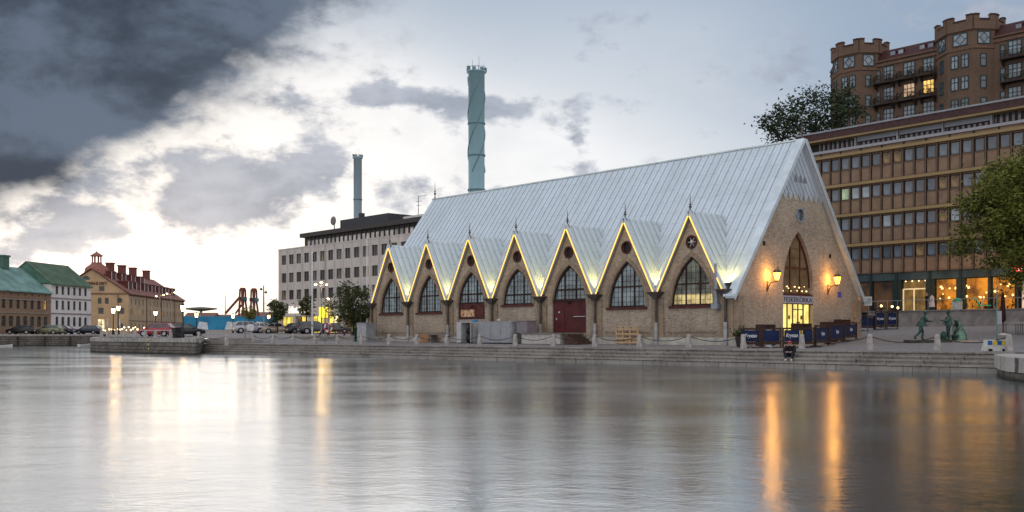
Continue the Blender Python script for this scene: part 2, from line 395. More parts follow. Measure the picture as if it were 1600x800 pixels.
# the far bank on the left, with its street
g = MB(); bl = [(-112, 88), (-94, 116), (-73.8, 144), (-64.6, 157.6), (-64.3, 420)]
vs = [];
for (x, y) in bl:
    for k in (.7, 6, 14, 40, 120, 260, 500): vs.append((x-k, y, 2.11 if y < 200 else 2.2))
fs = [(i*7+j, (i+1)*7+j, (i+1)*7+j+1, i*7+j+1) for i in range(4) for j in range(6)]
g.add(vs, fs, 0)
tag(g.obj('street', mat('asphalt', (.09, .085, .085), .85, var=.3, scale=.5, bump=.2)), 'dark street along the far bank', 'street', kind='structure')
OA = math.atan(1310/F); OP = Vector(((840)/F*87.5, 87.5, 0))            # office frame: x = into the block, y = along to the left
OROT = math.pi/2-OA-math.pi/2+0.0
OB = Vector((math.cos(OA), math.sin(OA), 0)); OL = Vector((-math.sin(OA), math.cos(OA), 0))
def hill(v, t):
    tl = 48+max(0, v-26)*.6
    return 3.0+24.5*sst(15.5, 26, v)*(1-sst(tl, tl+10, t))*(1-sst(165, 210, v))*sst(-75, -40, t)
g = MB(); vs = []; NV, NT = 44, 36
for i in range(NV):
    for j in range(NT):
        v = 14+i*4.6; t = 118-j*6.0; p = OP+OB*v+OL*t
        vs.append((p.x, p.y, hill(v, t)-.4+(random.Random(i*99+j).random()-.5)*.5))
fs = [(i*NT+j, (i+1)*NT+j, (i+1)*NT+j+1, i*NT+j+1) for i in range(NV-1) for j in range(NT-1)]
g.add(vs, fs, 0, True)
tag(g.obj('hillside', mat('hill_rock', (.10, .10, .06), .95, var=.5, scale=.15, bump=.5, bscale=1.5)), 'rocky overgrown hill under the brick castle', 'hillside', kind='structure')

# ------------------------------------------------------------------ quay: steps and walls
QO = (P1[0], P1[1], 0)
st = thing('quay_steps', 'long pale granite steps running down from the quay into the water', 'steps', QO, QROT)
tiers = [(0.0, .45, -1.2, .70), (.45, .90, .68, .90), (.90, 1.35, .88, 1.09), (1.35, 1.80, 1.07, 1.286)]
for i, (a, b, z0, z1) in enumerate(tiers):
    m = MB(); rr = random.Random(i); r = -.3
    while r < 70.5:
        L = rr.uniform(1.5, 2.5); e = min(r+L, 70.8); dz = rr.uniform(-.012, .012); da = rr.uniform(-.015, .015)
        m.box(r+.012, e-.012, -(b+.03), -a+da-.05, z0, z1+dz-.085); m.box(r+.012, e-.012, -(b+.03), -a+da, z1+dz-.084, z1+dz); r += L
    m.obj('step', granite, st)
def strip(m, pts, wd, z0, z1, mi=0):
    """solid wall following pts, thickness wd to the left of the path"""
    off = []
    for i, p in enumerate(pts):
        a = Vector(pts[max(0, i-1)]); b = Vector(pts[min(len(pts)-1, i+1)]); d = (b-a).normalized(); off.append(Vector(p)+Vector((-d.y, d.x))*wd)
    for i in range(len(pts)-1):
        a, b, c, d = Vector(pts[i]), Vector(pts[i+1]), off[i+1], off[i]
        vs = [(a.x, a.y, z0), (b.x, b.y, z0), (c.x, c.y, z0), (d.x, d.y, z0), (a.x, a.y, z1), (b.x, b.y, z1), (c.x, c.y, z1), (d.x, d.y, z1)]
        m.add(vs, [(4, 5, 6, 7), (0, 1, 5, 4), (2, 3, 7, 6)]+([(3, 0, 4, 7)] if i == 0 else [])+([(1, 2, 6, 5)] if i == len(pts)-2 else []), mi)
def smooth_corner(pts, k, rad, n=6):
    a, b, c = Vector(pts[k-1]), Vector(pts[k]), Vector(pts[k+1]); p = b+(a-b).normalized()*rad; q = b+(c-b).normalized()*rad
    arc = [tuple(p*(1-t)**2+b*2*t*(1-t)+q*t*t) for t in [i/n for i in range(n+1)]]
    return pts[:k]+arc+pts[k+1:]
# stone bastion on the left (world coordinates; path runs so that its left side is land)
pth = [(-64.3, 157.6), (-55, 131), xy(95.2, 1.3)]                        # far -> near, land on the left
foot = [xy(64.5, -3.3), xy(84.6, -3.6), xy(96, 1.7), xy(71.8, 1.7)]
foot = [Vector(foot[-1])]+[Vector(v) for v in foot]+[Vector(foot[0])]
foot = smooth_corner([tuple(v) for v in foot], 2, 3.2); foot = smooth_corner(foot, 1, .9, 4); foot = foot[1:-1]
foot.append(xy(71.8, 1.7)) if (Vector(foot[-1])-Vector(xy(71.8, 1.7))).length > .1 else None
bw_ = thing('quay_wall', 'dark rubble stone bastion with granite coping left of the long steps', 'quay wall', (*foot[0], 0))
o = Vector(foot[0]); loc = [tuple(Vector(p)-o) for p in pth]; fl_ = [tuple(Vector(p)-o) for p in foot]
cen = sum((Vector(p) for p in fl_), Vector((0, 0)))/len(fl_)
up3 = lambda u, q, d: (u, q, d)
m = MB(); m.prism(fl_, up3, -1.2, 1.42); strip(m, loc, 1.3, -1.2, 1.42); m.obj('wall', rubble_d, bw_)
m = MB(); m.prism([tuple(cen+(Vector(p)-cen)*1.006) for p in fl_], up3, 1.42, 1.785); strip(m, loc, 1.4, 1.42, 1.785); m.obj('coping', coping_d, bw_)
pv = [tuple(cen+(Vector(p)-cen)*.84) for p in fl_]; MB().add([(x, y, 1.792) for x, y in pv], [tuple(range(len(pv)))]).obj('paving', cobble, bw_)
m = MB()
for dz in (0, .42, .84): m.ball((0, 0, .78+dz), .075, 8)
k = Vector(on_quay(232, -3.5)); m.obj('reflector', mat('yellow_paint', (.6, .5, .12), .5), bw_, (k.x-o.x, k.y-o.y, 0))
# far bank wall
fp = [(-64.6, 157.6), (-73.8, 144), (-94, 116), (-112, 88)]
fw = thing('quay_wall', 'long low rubble quay wall under the far houses', 'quay wall', (fp[1][0], fp[1][1], 0))
o2 = Vector(fp[1]); loc = [tuple(Vector(p)-o2) for p in fp][::-1]
m = MB(); strip(m, loc, 1.0, -1.2, 1.9); m.obj('wall', rubble, fw)
m = MB(); strip(m, loc, 1.1, 1.9, 2.14); m.obj('coping', coping_m, fw)
m = MB()
for k in range(5):
    q = Vector(fp[1])+(Vector(fp[0])-Vector(fp[1]))*(k/4-.35)-o2; m.tube((q.x+.3, q.y-.2, -1), (q.x+.3, q.y-.2, 1.75), .16, .14, 8)
m.obj('fender_piles', mat('wet_timber', (.04, .035, .03), .8), fw)
# rounded quay end on the right, nearest the camera
rp = [(-30, 9.9), (-9, 9.9), (-5.6, 9.2), (-3.7, 8.0), (-2.5, 6.4), (-1.6, 4.4), (-.8, 2.2), (-.1, .2), (0, -2.0)]      # local (r, -s)
rw = thing('quay_wall', 'rounded pale granite quay end at the right of the steps', 'quay wall', QO, QROT)
m = MB(); m.prism([(a, b) for a, b in rp]+[(-30, -2.0)], lambda u, q, d: (u, q, d), -1.2, .68); m.obj('wall', rubble, rw)
top = [(a*1.0+.12 if b < 9 else a, b+.0 if b < 9 else b+.12) for a, b in rp]
m = MB(); m.prism(top+[(-30, -2.0)], lambda u, q, d: (u, q, d), .68, 1.245); m.obj('coping', coping_m, rw)
# small flight between the lower quay and the bastion
fl = thing('stone_stairs', 'short flight of three granite steps up to the bastion', 'stairs', QO, QROT)
for i in range(3): MB().box(65.0+i*1.25, 70.5, -4.6+i*.01, -1.40-i*.01, 1.0+i*.15, 1.30+(i+1)*.155).obj('step', granite, fl)
tr = thing('terrace_steps', 'three long low granite steps below the picnic tables', 'steps', QO, QROT)
for i in range(3): MB().box(57.6, 71.5-i*.4, -13.0, -(9.3+i*.8), 1.2+i*.15, 1.5+(i+1)*.165).obj('step', granite, tr)

# ------------------------------------------------------------------ the pointed brick market hall
CA = math.atan(1420/F); CROT = math.pi/2-CA-math.pi/2+0  # rotation of local x (into the hall) from world x
CB = Vector((math.cos(CA), math.sin(CA), 0)); CL = Vector((-math.sin(CA), math.cos(CA), 0))
C0 = Vector((355/F*62, 62, 0)); CANG = math.atan2(CB.y, CB.x)
hall = thing('market_hall', 'long pale brick market hall with steep zinc roof and seven pointed gables', 'market hall', C0, CANG)
hb = brick('hall_brick', (.49, .38, .27), (.28, .207, .148), (.43, .37, .31), .26, .085, .014, 'wz', .9, .30, .30, .6, (.58, .47, .37), damp=2.2)
hb2 = brick('hall_brick_dark', (.36, .25, .16), (.25, .17, .11), (.33, .28, .22), .26, .085, .014, 'wz', .9, .4, .4, .6)
def zinc_mat(name, ax, col=(.61, .67, .725), pw=.62, pl=2.2):
    m = bpy.data.materials.new(name); m.use_nodes = True; t = m.node_tree; b = NB(t)
    p = t.nodes['Principled BSDF']; p.inputs['Metallic'].default_value = .25; p.inputs['Roughness'].default_value = .42
    tcn = b.n('ShaderNodeTexCoord'); s = b.n('ShaderNodeSeparateXYZ'); b.link(tcn.outputs['Object'], s.inputs[0])
    cv = b.n('ShaderNodeCombineXYZ'); b.link(b.m('MULTIPLY', s.outputs[2], 1.22), cv.inputs[0]); b.link(s.outputs[ax], cv.inputs[1])
    bt = b.n('ShaderNodeTexBrick'); b.link(cv.outputs[0], bt.inputs['Vector']); bt.inputs['Scale'].default_value = 1
    bt.inputs['Brick Width'].default_value = pl; bt.inputs['Row Height'].default_value = pw; bt.inputs['Mortar Size'].default_value = .012; bt.inputs['Bias'].default_value = 0
    bt.inputs['Color1'].default_value = (*col, 1); bt.inputs['Color2'].default_value = (*[c*.91 for c in col], 1); bt.inputs['Mortar'].default_value = (*[c*.45 for c in col], 1)
    n1 = b.noise(tcn.outputs['Object'], .5, 5, .65)
    c = b.mix(b.ss(n1, .42, .72, 0, .25), bt.outputs['Color'], (.40, .44, .46))
    mp = b.n('ShaderNodeMapping'); b.link(tcn.outputs['Object'], mp.inputs[0]); mp.inputs['Scale'].default_value = (2.5, 2.5, .25) if ax == 1 else (2.5, 2.5, .3)
    n4 = b.noise(mp.outputs[0], 1.6, 5, .65); c = b.mix(b.ss(n4, .55, .78, 0, .22), c, (.36, .38, .37)); c = b.mix(b.ss(n4, .42, .28, 0, .2), c, (.78, .82, .85))
    b.put(c, p.inputs['Base Color'])
    b.put(b.ss(n1, .3, .7, .34, .55), p.inputs['Roughness'])
    MATS[name] = m; return m
zinc = zinc_mat('zinc_roof', 1); zinc2 = zinc_mat('zinc_dormer', 0, (.60, .66, .69))
zplain = mat('zinc_plain', (.58, .63, .67), .42, .25, .12, 1.0)
lead = mat('rain_pipe', (.10, .085, .075), .6, .2, .3, 2)
dkred = mat('oxblood_paint', (.085, .025, .02), .55, var=.3, scale=2)
dkwood = mat('dark_frame', (.035, .016, .013), .55, var=.3)
plinth_m = mat('plinth_stone', (.42, .39, .34), .85, var=.25, scale=1.5, bump=.3)
GZ0 = .9                                            # walls start below ground
EV, RZ, W, LEN = 4.85, 15.1, 15.0, 40.2
PIT, AP = 5.56, 9.78; Y0 = .88
side = lambda u, q, d: (d, u, q)                    # long wall plane (x = depth)
endw = lambda u, q, d: (u, d, q)                    # gable wall plane (y = depth)
def lancet(cu, hw, zs, za, zb=None, n=9):
    """pointed opening: half width hw, springing zs, apex za; straight sides down to zb"""
    h = za-zs; c = (h*h-hw*hw)/(2*hw); rad = hw+c; an = math.atan2(h, c)
    rt = [(cu-c+rad*math.cos(an*i/n), zs+rad*math.sin(an*i/n)) for i in range(n+1)]
    lf = [(2*cu-u, q) for u, q in rt[:-1]][::-1]
    pts = rt+lf
    if zb is not None: pts = [(cu+hw, zb)]+pts+[(cu-hw, zb)]
    return pts
def half_at(hw, zs, za, z):
    if z <= zs: return hw
    h = za-zs; c = (h*h-hw*hw)/(2*hw); rad = hw+c
    return math.sqrt(max(0, rad*rad-(z-zs)**2))-c
BAYS = []
for k in range(7):
    yc = Y0+PIT*(k+.5); kind = 'window'
    if k == 2: kind = 'gate'
    if k == 4: kind = 'door'
    zs = 4.42 if k == 3 else 4.0
    BAYS.append((yc, kind, zs))
outer = [(0.0, GZ0), (LEN, GZ0), (LEN, EV)]
for k in range(6, -1, -1):
    a, b = Y0+PIT*k, Y0+PIT*(k+1)
    outer += [(b-.12, EV), ((a+b)/2, AP), (a+.12, EV)]
outer += [(0.0, EV)]
holes = []; panes = []
for yc, kind, zs in BAYS:
    if kind == 'window': holes.append(lancet(yc, 1.69, zs, 7.2))
    else: holes.append(lancet(yc, 1.72, 4.3, 7.2, 2.25))
    holes.append([(yc+.40*math.cos(t), 8.12+.40*math.sin(t)) for t in [2*math.pi*i/18 for i in range(18)]])
m = MB(); m.holed(outer, holes, side, 0, .28)
m.holed([(0, GZ0), (0, EV), (W, EV), (W, GZ0)], [], lambda u, q, d: (u, d, q), LEN, .1)
m.add([(0, LEN, EV), (W, LEN, EV), (W/2, LEN, RZ-.1)], [(0, 1, 2)])
m.add([(W, 0, GZ0), (W, LEN, GZ0), (W, LEN, EV), (W, 0, EV)], [(0, 1, 2, 3)])
m.obj('wall', hb, hall)
m = MB()
for k in range(8):                                  # pilasters behind the rain pipes
    y = Y0+PIT*k
    m.box(-.09, .02, max(.0, y-.52), min(LEN, y+.52), GZ0, EV-.28)
for yc, kind, zs in BAYS:                           # rubbed brick arch round each opening
    hw = 1.69 if kind == 'window' else 1.72; sp = zs if kind == 'window' else 4.3
    a = lancet(yc, hw+.26, sp, 7.55); b = lancet(yc, hw+.003, sp, 7.2)
    n = len(a); f = [side(u, q, -.035) for u, q in a]+[side(u, q, -.035) for u, q in b]+[side(u, q, .01) for u, q in a]
    m.add(f, [(i, i+1, n+i+1, n+i) for i in range(n-1)]+[(i, 2*n+i, 2*n+i+1, i+1) for i in range(n-1)])
    if kind == 'window': m.box(-.05, .02, yc-1.95, yc+1.95, zs-1.75, zs-1.66)
    m.box(-.03, .02, yc-.06, yc+.06, 7.5, 7.75)
m.obj('brick_trim', hb2, hall)
MB().box(-.06, .55, .0, .34, GZ0, EV-.3).obj('corner_pier', hb2, hall); MB().box(W-.55, W+.06, .0, .34, GZ0, EV-.3).obj('corner_pier', hb2, hall)
m = MB(); m.box(-.12, .02, 0.02, LEN, GZ0, 1.93); m.box(-.10, W+.1, .21, 0.345, GZ0, 1.95); m.obj('plinth', plinth_m, hall)
# main roof with standing seams
def roof_pt(side_, y, f, up=0.0, full=False):                    # f 0 eave .. 1 ridge
    x = -.28+(W/2+.28)*f; z = EV-.28+(RZ-EV+.28)*f
    if f == 0 and side_ == 0 and not full: x, z = .30, EV-.28+(RZ-EV+.28)*(.58/(W/2+.28))
    nx, nz = -.81, .59
    x += nx*up; z += nz*up
    return (x if side_ == 0 else W-x, y, z)
m = MB(); YA, YB = -.02, LEN+.35
for sd_ in (0, 1):
    a = [roof_pt(sd_, YA, 0), roof_pt(sd_, YB, 0), roof_pt(sd_, YB, 1), roof_pt(sd_, YA, 1)]
    b = [roof_pt(sd_, YA, 0, .14), roof_pt(sd_, YB, 0, .14), roof_pt(sd_, YB, 1, .14), roof_pt(sd_, YA, 1, .14)]
    m.add(a+b, [(0, 1, 2, 3), (4, 7, 6, 5), (0, 4, 5, 1), (1, 5, 6, 2), (3, 2, 6, 7), (0, 3, 7, 4)])
y = .30
while y < LEN:
    for sd_ in (0, 1): m.bar(roof_pt(sd_, y, 0, .16), roof_pt(sd_, y, .995, .16), .035, .05, 1, up=(-.81 if sd_ == 0 else .81, 0, .59))
    y += .62
m.obj('roof', [zinc, mat('zinc_seam', (.42, .46, .50), .45, .3, .1)], hall)
m = MB()
for sd_ in (0, 1):                                  # broad verge flashing and the barge face
    m.bar(roof_pt(sd_, .22, -.03, .20), roof_pt(sd_, .22, 1.0, .20), .62, .09, 0, up=(-.81 if sd_ == 0 else .81, 0, .59))
    m.bar(roof_pt(sd_, -.05, -.03, .06), roof_pt(sd_, -.05, 1.0, .06), .05, .15, 0, up=(-.81 if sd_ == 0 else .81, 0, .59))
    a = roof_pt(sd_, 0, 0, .05, True); s_ = -1 if sd_ == 0 else 1
    m.box(min(a[0], a[0]+s_*.4), max(a[0], a[0]+s_*.4), -.08, .7, a[2]-.12, a[2]+.04)
m.bar((W/2, YA, RZ+.14), (W/2, YB, RZ+.14), .34, .10)
m.obj('ridge_flashing', zplain, hall)
def finial(loc, h, parent):
    MB().lathe([(.16, -.2), (.14, 0), (.05, .08*h), (.04, .2*h), (.11, .24*h), (.11, .28*h), (.04, .34*h), (.09, .40*h), (.03, .46*h), (.02, .8*h), (.004, h)], 10).obj('roof_finial', lead, parent, loc)
finial((W/2, .2, RZ+.2), 1.6, hall); finial((W/2, LEN+.1, RZ+.2), 1.7, hall)
# dormers
DR = []
dm = MB(); H0 = EV-.02; TOPZ = AP+.22
for s_ in (-1, 1):
    f = lambda dxv, e, up: (dxv, s_*(PIT/2+.02)*e + s_*up*.866, TOPZ-(TOPZ-H0)*e+up*.5)
    xb_t, xb_b = (TOPZ-EV+.3)/(RZ-EV)*(W/2)+.1, .15
    vs = [(-.30, 0, TOPZ), (xb_t, 0, TOPZ), (xb_b, s_*(PIT/2), H0), (-.30, s_*(PIT/2), H0)]
    vs2 = [(x, y+s_*.10, z+.06) for x, y, z in vs]; vs2[0] = (-.30, 0, TOPZ+.13); vs2[1] = (xb_t+.1, 0, TOPZ+.13)
    dm.add(vs+vs2, [(0, 1, 2, 3), (4, 7, 6, 5), (0, 3, 7, 4), (3, 2, 6, 7), (1, 2, 6, 5)])
    k = 0
    for xs in (.15, .75, 1.35, 1.95, 2.55, 3.1):    # seams down the slope until they meet the main roof
        e1 = min(1.0, max(0.0, 1-(xs-.12)/(xb_t-.12)))
        p = (xs, s_*.10, TOPZ+.11); q = (xs, s_*(PIT/2)*e1+s_*.10, TOPZ-(TOPZ-H0)*e1+.08)
        if e1 > .08: dm.bar(p, q, .03, .045, 1, up=(0, s_*.86, .5))
    dm.bar((-.31, s_*.03, TOPZ+.10), (-.31, s_*(PIT/2-.0), H0+.06), .05, .24, 2, up=(0, s_*.86, .5))
dmesh = dm.mesh('dormer_roof', [zinc2, MATS['zinc_seam'], zplain])
strip_m = glow_mat('light_string_glow', (1.0, .56, .09), 1.45)
lsm = MB()
for s_ in (-1, 1): lsm.bar((-.345, s_*.05, TOPZ-.22), (-.345, s_*(PIT/2-.12), H0+.02), .045, .055, 0, up=(0, s_*.86, .5))
lsmesh = lsm.mesh('light_string', strip_m)
ordn = ['nearest the lantern end', 'just right of the red gate', 'directly above the red gate', 'above the short window',
        'above the poster doorway', 'second from the far end', 'at the far end beside the tree']
for k, (yc, kind, zs) in enumerate(BAYS):
    o = bpy.data.objects.new('dormer_roof', dmesh); COL.objects.link(o); o.parent = hall; o.location = (0, yc, 0)
    finial((-.15, 0, TOPZ+.08), 1.15, o)
    l = bpy.data.objects.new('light_string', lsmesh); COL.objects.link(l)
    l.location = C0+CL*yc; l.rotation_euler = (0, 0, CANG)
    tag(l, 'glowing yellow light string edging the gable '+ordn[k], 'light string', 'light strings along the pointed gables')
glz = mat('hall_glazing', (.16, .21, .22), .12, var=.65, scale=.9, spec=.9)
glzl = lit_glass('hall_glazing_lit', (.75, .80, .62), .10, .8, .7)
def leaded(yc, hw, zs, za, zt, zb, fn, dep, ncol, pitch, fw=.11):
    """frame bars of a lancet window: outline, two main mullions, transom and fine glazing bars"""
    m = MB(); out = lancet(yc, hw, zs, za); inn = lancet(yc, hw-fw, zs, za-fw*1.7)
    n = len(out)
    for d in (dep-.07,):
        m.add([fn(u, q, d) for u, q in out]+[fn(u, q, d) for u, q in inn]+[fn(u, q, d+.1) for u, q in inn], [(i, i+1, n+i+1, n+i) for i in range(n-1)]+[(n+i, n+i+1, 2*n+i+1, 2*n+i) for i in range(n-1)])
    P = lambda u, q, d=dep-.03: Vector(fn(u, q, d))
    for u in (-hw/3, hw/3):
        lo = zb; hi = zs
        while hi < za and half_at(hw, zs, za, hi) > abs(u): hi += .02
        m.bar(P(yc+u, lo), P(yc+u, hi), .085, .085)
    h = half_at(hw, zs, za, zt); m.bar(P(yc-h, zt), P(yc+h, zt), .13, .10)
    m.bar(P(yc-hw, zb+.05), P(yc+hw, zb+.05), .16, .12)
    z = zb
    while z < za-.3:
        h = half_at(hw, zs, za, z)-.05; m.bar(P(yc-h, z, dep-.012), P(yc+h, z, dep-.012), .022, .022); z += pitch
    for i in range(1, ncol):
        u = -hw+2*hw*i/ncol
        if abs(abs(u)-hw/3) < .08: continue
        hi = zs
        while hi < za and half_at(hw, zs, za, hi) > abs(u)+.02: hi += .02
        m.bar(P(yc+u, zb, dep-.012), P(yc+u, hi-.03, dep-.012), .022, .022)
    return m
for k, (yc, kind, zs) in enumerate(BAYS):
    sp, zb = (zs, zs) if kind == 'window' else (4.3, 4.62)
    outl = lancet(yc, 1.70, sp, 7.2)
    if kind != 'window': outl = [p for p in outl if p[1] > 4.7]; h = half_at(1.72, 4.3, 7.2, 4.62); outl = [(yc+h, 4.62)]+outl+[(yc-h, 4.62)]
    gm = MB(); gm.add([side(u, q, .20) for u, q in outl], [tuple(range(len(outl)))])
    gl_ = gm.obj('arched_window', glzl if k == 0 else glz, hall)
    if kind == 'window': wf = leaded(yc, 1.70, sp, 7.2, 5.42 if k != 3 else 5.2, zb, side, .20, 9, .36)
    else: wf = leaded(yc, 1.72, 4.3, 7.2, 5.42, 4.62, side, .20, 9, .36)
    if k == 0:                                      # lower panes warm from the hall lights
        wl = MB(); wl.box(.195, .205, yc-1.55, yc+1.55, 4.08, 4.75, 0); wl.obj('lit_pane', lit_glass('warm_pane', (1.0, .78, .34), .5, 1.5, .5), gl_)
    wf.obj('window_frame', dkwood, gl_)
    if kind == 'window': MB().box(-.13, .2, yc-1.82, yc+1.82, zs-.16, zs+.0).obj('sill', dkred, gl_)
    oc = MB(); oc.lathe([(.40, 0), (.40, .05)], 20)
    oc.v = [(.16-z, yc+x, 8.12+y) for x, y, z in oc.v]
    oo = oc.obj('oculus', mat('oculus_dark', (.03, .02, .02), .5), hall)
    rg = MB()
    for i in range(20):
        t0, t1 = 2*math.pi*i/20, 2*math.pi*(i+1)/20
        rg.bar((-.03, yc+.40*math.cos(t0), 8.12+.40*math.sin(t0)), (-.03, yc+.40*math.cos(t1), 8.12+.40*math.sin(t1)), .09, .10, up=(1, 0, 0))
    if k == 0:
        for i in range(6):
            t0 = math.pi*i/3; rg.bar((.06, yc, 8.12), (.06, yc+.38*math.cos(t0), 8.12+.38*math.sin(t0)), .05, .04, 1, up=(1, 0, 0))
        rg.ball((.04, yc, 8.12), .14, 10, 1)
    rg.obj('oculus_rim', [dkred, mat('pale_rosette', (.5, .48, .44), .7)], oo)
    if kind == 'gate':
        gt = MB(); gt.box(.12, .2, yc-1.72, yc+1.72, 2.25, 4.62)
        for i in range(13): gt.box(.105, .125, yc-1.70, yc+1.70, 2.30+i*.178, 2.30+i*.178+.166)
        gt = gt.obj('gate', mat('gate_red', (.09, .02, .021), .5, var=.25, scale=1.5), hall)
        MB().box(.08, .102, yc+.55, yc+1.55, 2.3, 4.1).box(.076, .1, yc+.6, yc+1.5, 2.36, 4.04).obj('wicket_door', MATS['gate_red'], gt)
        MB().tube((.04, yc-1.6, 3.42), (.04, yc-.4, 3.42), .03, .03, 6).obj('lock_bar', mat('pale_metal', (.55, .55, .55), .4, .6, .1), gt)
        MB().box(.03, .1, yc+1.3, yc+1.36, 3.2, 3.35).ball((.06, yc+1.05, 3.75), .09, 8).obj('handle', MATS['pale_metal'], gt)
        MB().box(.02, .2, yc-1.72, yc+1.72, 4.55, 4.72).tube((-.12, yc+.02, 4.45), (.1, yc, 4.5), .10, .13, 8).obj('lintel', dkwood, gt)
    if kind == 'door':
        gt = MB(); gt.box(.12, .2, yc-1.72, yc+1.72, 3.35, 4.62).box(.09, .14, yc-1.72, yc+1.72, 4.45, 4.66).box(.10, .13, yc-1.6, yc-.45, 3.45, 4.2).tube((-.12, yc, 4.4), (.1, yc, 4.45), .1, .13, 8)
        gt = gt.obj('door_panel', dkred, hall)
        MB().box(.10, .2, yc-1.72, yc+1.72, 1.2, 3.35).box(.09, .11, yc-1.7, yc+1.7, 2.6, 2.64).obj('lower_panel', mat('greige_panel', (.32, .28, .25), .8, var=.15), gt)
for k in range(8):                                  # rain pipes with hoppers
    y = Y0+PIT*k
    p = MB(); p.tube((-.22, y, 2.9), (-.22, y, 4.6), .085, .085, 8)
    for z in (3.3, 4.1): p.tube((-.22, y, z), (-.22, y, z+.06), .105, .105, 8)
    p = p.obj('rain_pipe', lead, hall)
    MB().tube((-.22, y, 1.3), (-.22, y, 2.9), .12, .12, 8).obj('pipe_guard', mat('grey_guard', (.36, .36, .37), .6, var=.2), p)
    hp = MB(); hp.add([(-.38, y-.12, 4.5), (-.1, y-.12, 4.5), (-.1, y+.12, 4.5), (-.38, y+.12, 4.5), (-.62, y-.52, 4.92), (.0, y-.52, 4.92), (.0, y+.52, 4.92), (-.62, y+.52, 4.92)], [(0, 3, 2, 1), (4, 5, 6, 7), (0, 1, 5, 4), (1, 2, 6, 5), (2, 3, 7, 6), (3, 0, 4, 7)])
    hp.box(-.64, .02, y-.54, y+.54, 4.9, 4.97); hp.obj('rain_head', lead, p)
# small roof vents and the wall pipe between the last two gables
m = MB(); yv = Y0+PIT*2-.2
m.lathe([(.17, 0), (.17, 1.0), (.24, 1.0), (.24, 1.1), (.05, 1.3)], 12, (.95, yv, 6.2)); m.obj('vent_pipe', zplain, hall)
m = MB(); m.tube((-.28, Y0+.65, 3.95), (-.28, Y0+.65, 6.6), .13, .13, 8).box(-.5, -.1, Y0+.4, Y0+.9, 3.75, 4.05); m.obj('flue_pipe', mat('grey_pipe', (.28, .31, .34), .5, .3, .1), hall)
# floodlights in the valleys, washing the roof in pale yellow
flood = (1.0, .80, .20)
for k in range(8):
    y = Y0+PIT*k
    f_ = thing('roof_floodlight', 'small roof floodlight in the valley beside the gable '+ordn[min(k, 6)] if k < 7 else 'small roof floodlight behind the last hopper at the far end', 'floodlight', C0+CL*y+CB*.02, CANG, 'floodlights in the roof valleys')
    MB().box(-.12, .12, -.16, .16, 5.02, 5.1).box(-.02, .02, -.14, -.11, 5.1, 5.3).box(-.02, .02, .11, .14, 5.1, 5.3).obj('bracket', lead, f_)
    MB().lathe([(.09, 5.2), (.15, 5.36), (.15, 5.40)], 10).obj('housing', lead, f_)
    MB().ball((0, 0, 5.40), .045 if k else .13, 8).obj('bulb', glow_mat('flood_bulb', (1, .9, .36), 9), f_)
    sp_ = bpy.data.lights.new('flood_light', 'SPOT'); sp_.energy = 620 if k else 420; sp_.color = flood; sp_.shadow_soft_size = .25; sp_.spot_size = R(150); sp_.spot_blend = 1.0
    fo = bpy.data.objects.new('flood_light', sp_); COL.objects.link(fo); fo.parent = f_; fo.location = (-.05, 0, 5.5); fo.rotation_euler = Vector((.5, 0, .86)).to_track_quat('-Z', 'Y').to_euler()
# ------------------------------------------------------------------ the entrance gable
gw = MB(); gh = [lancet(7.25, 1.83, 5.3, 9.05, 2.0), [(7.45+.43*math.cos(t), 10.15+.43*math.sin(t)) for t in [2*math.pi*i/20 for i in range(20)]]]
gw.holed([(0, GZ0), (W, GZ0), (W, EV), (W/2, RZ-.15), (0, EV)], gh, endw, 0, .42)
for x, z in ((3.2, 8.0), (11.3, 7.6)): gw.box(x-.14, x+.14, -.02, .05, z-.14, z+.14, 1)
gw = gw.obj('gable_wall', [hb, mat('vent_dark', (.03, .025, .02), .9)], hall, (0, .33, 0))
cl_ = MB(); zz = 11.2; nt_ = 9
xa = (zz-EV)/(RZ-EV)*W/2; xb_ = W-xa; teeth = []
for i in range(nt_+1):
    x = xa+(xb_-xa)*i/nt_; teeth.append((x, zz+.38))
    if i < nt_: teeth.append((xa+(xb_-xa)*(i+.5)/nt_, zz-.12))
cl_.prism([(W/2, RZ-.05)]+[(u, q) for u, q in teeth], endw, -.05, -.002)
for i in range(1, 12):
    x0 = xa+(xb_-xa)*i/12; run = (W/2-.2-xa)
    x1, z1 = x0-.48*3.2, zz+.3+.48*3.2*1.37+0
    t = 1.0
    while t > .05 and (zz+.3+t*4.5) > EV+(x0-t*3.2)*(RZ-EV)/(W/2)-.1: t -= .02
    if t > .08: cl_.bar((x0, -.065, zz+.25), (x0-t*3.2, -.065, zz+.25+t*4.5), .03, .03, 1, up=(0, 1, 0))
for i in range(3):
    x = 7.15+i*.55-.3; cl_.prism([(x-.24, 12.35), (x+.24, 12.35), (x, 12.85)], endw, -.075, -.05, 2)
cl_.obj('zinc_cladding', [mat('zinc_cladding_m', (.47, .51, .56), .5, .2, .12, 1.0), MATS['zinc_seam'], mat('vent_grey', (.2, .21, .23), .7)], gw)
rw_ = MB()
for i in range(20):
    t0, t1 = 2*math.pi*i/20, 2*math.pi*(i+1)/20
    rw_.bar((7.45+.45*math.cos(t0), -.03, 10.15+.45*math.sin(t0)), (7.45+.45*math.cos(t1), -.03, 10.15+.45*math.sin(t1)), .10, .10, up=(0, 1, 0))
for i in range(8):
    t0 = math.pi*i/8; rw_.bar((7.45-.42*math.cos(t0), .1, 10.15-.42*math.sin(t0)), (7.45+.42*math.cos(t0), .1, 10.15+.42*math.sin(t0)), .03, .03, up=(0, 1, 0))
rw_.add([(7.45+.43*math.cos(2*math.pi*i/20), .14, 10.15+.43*math.sin(2*math.pi*i/20)) for i in range(20)], [tuple(range(20))], 1)
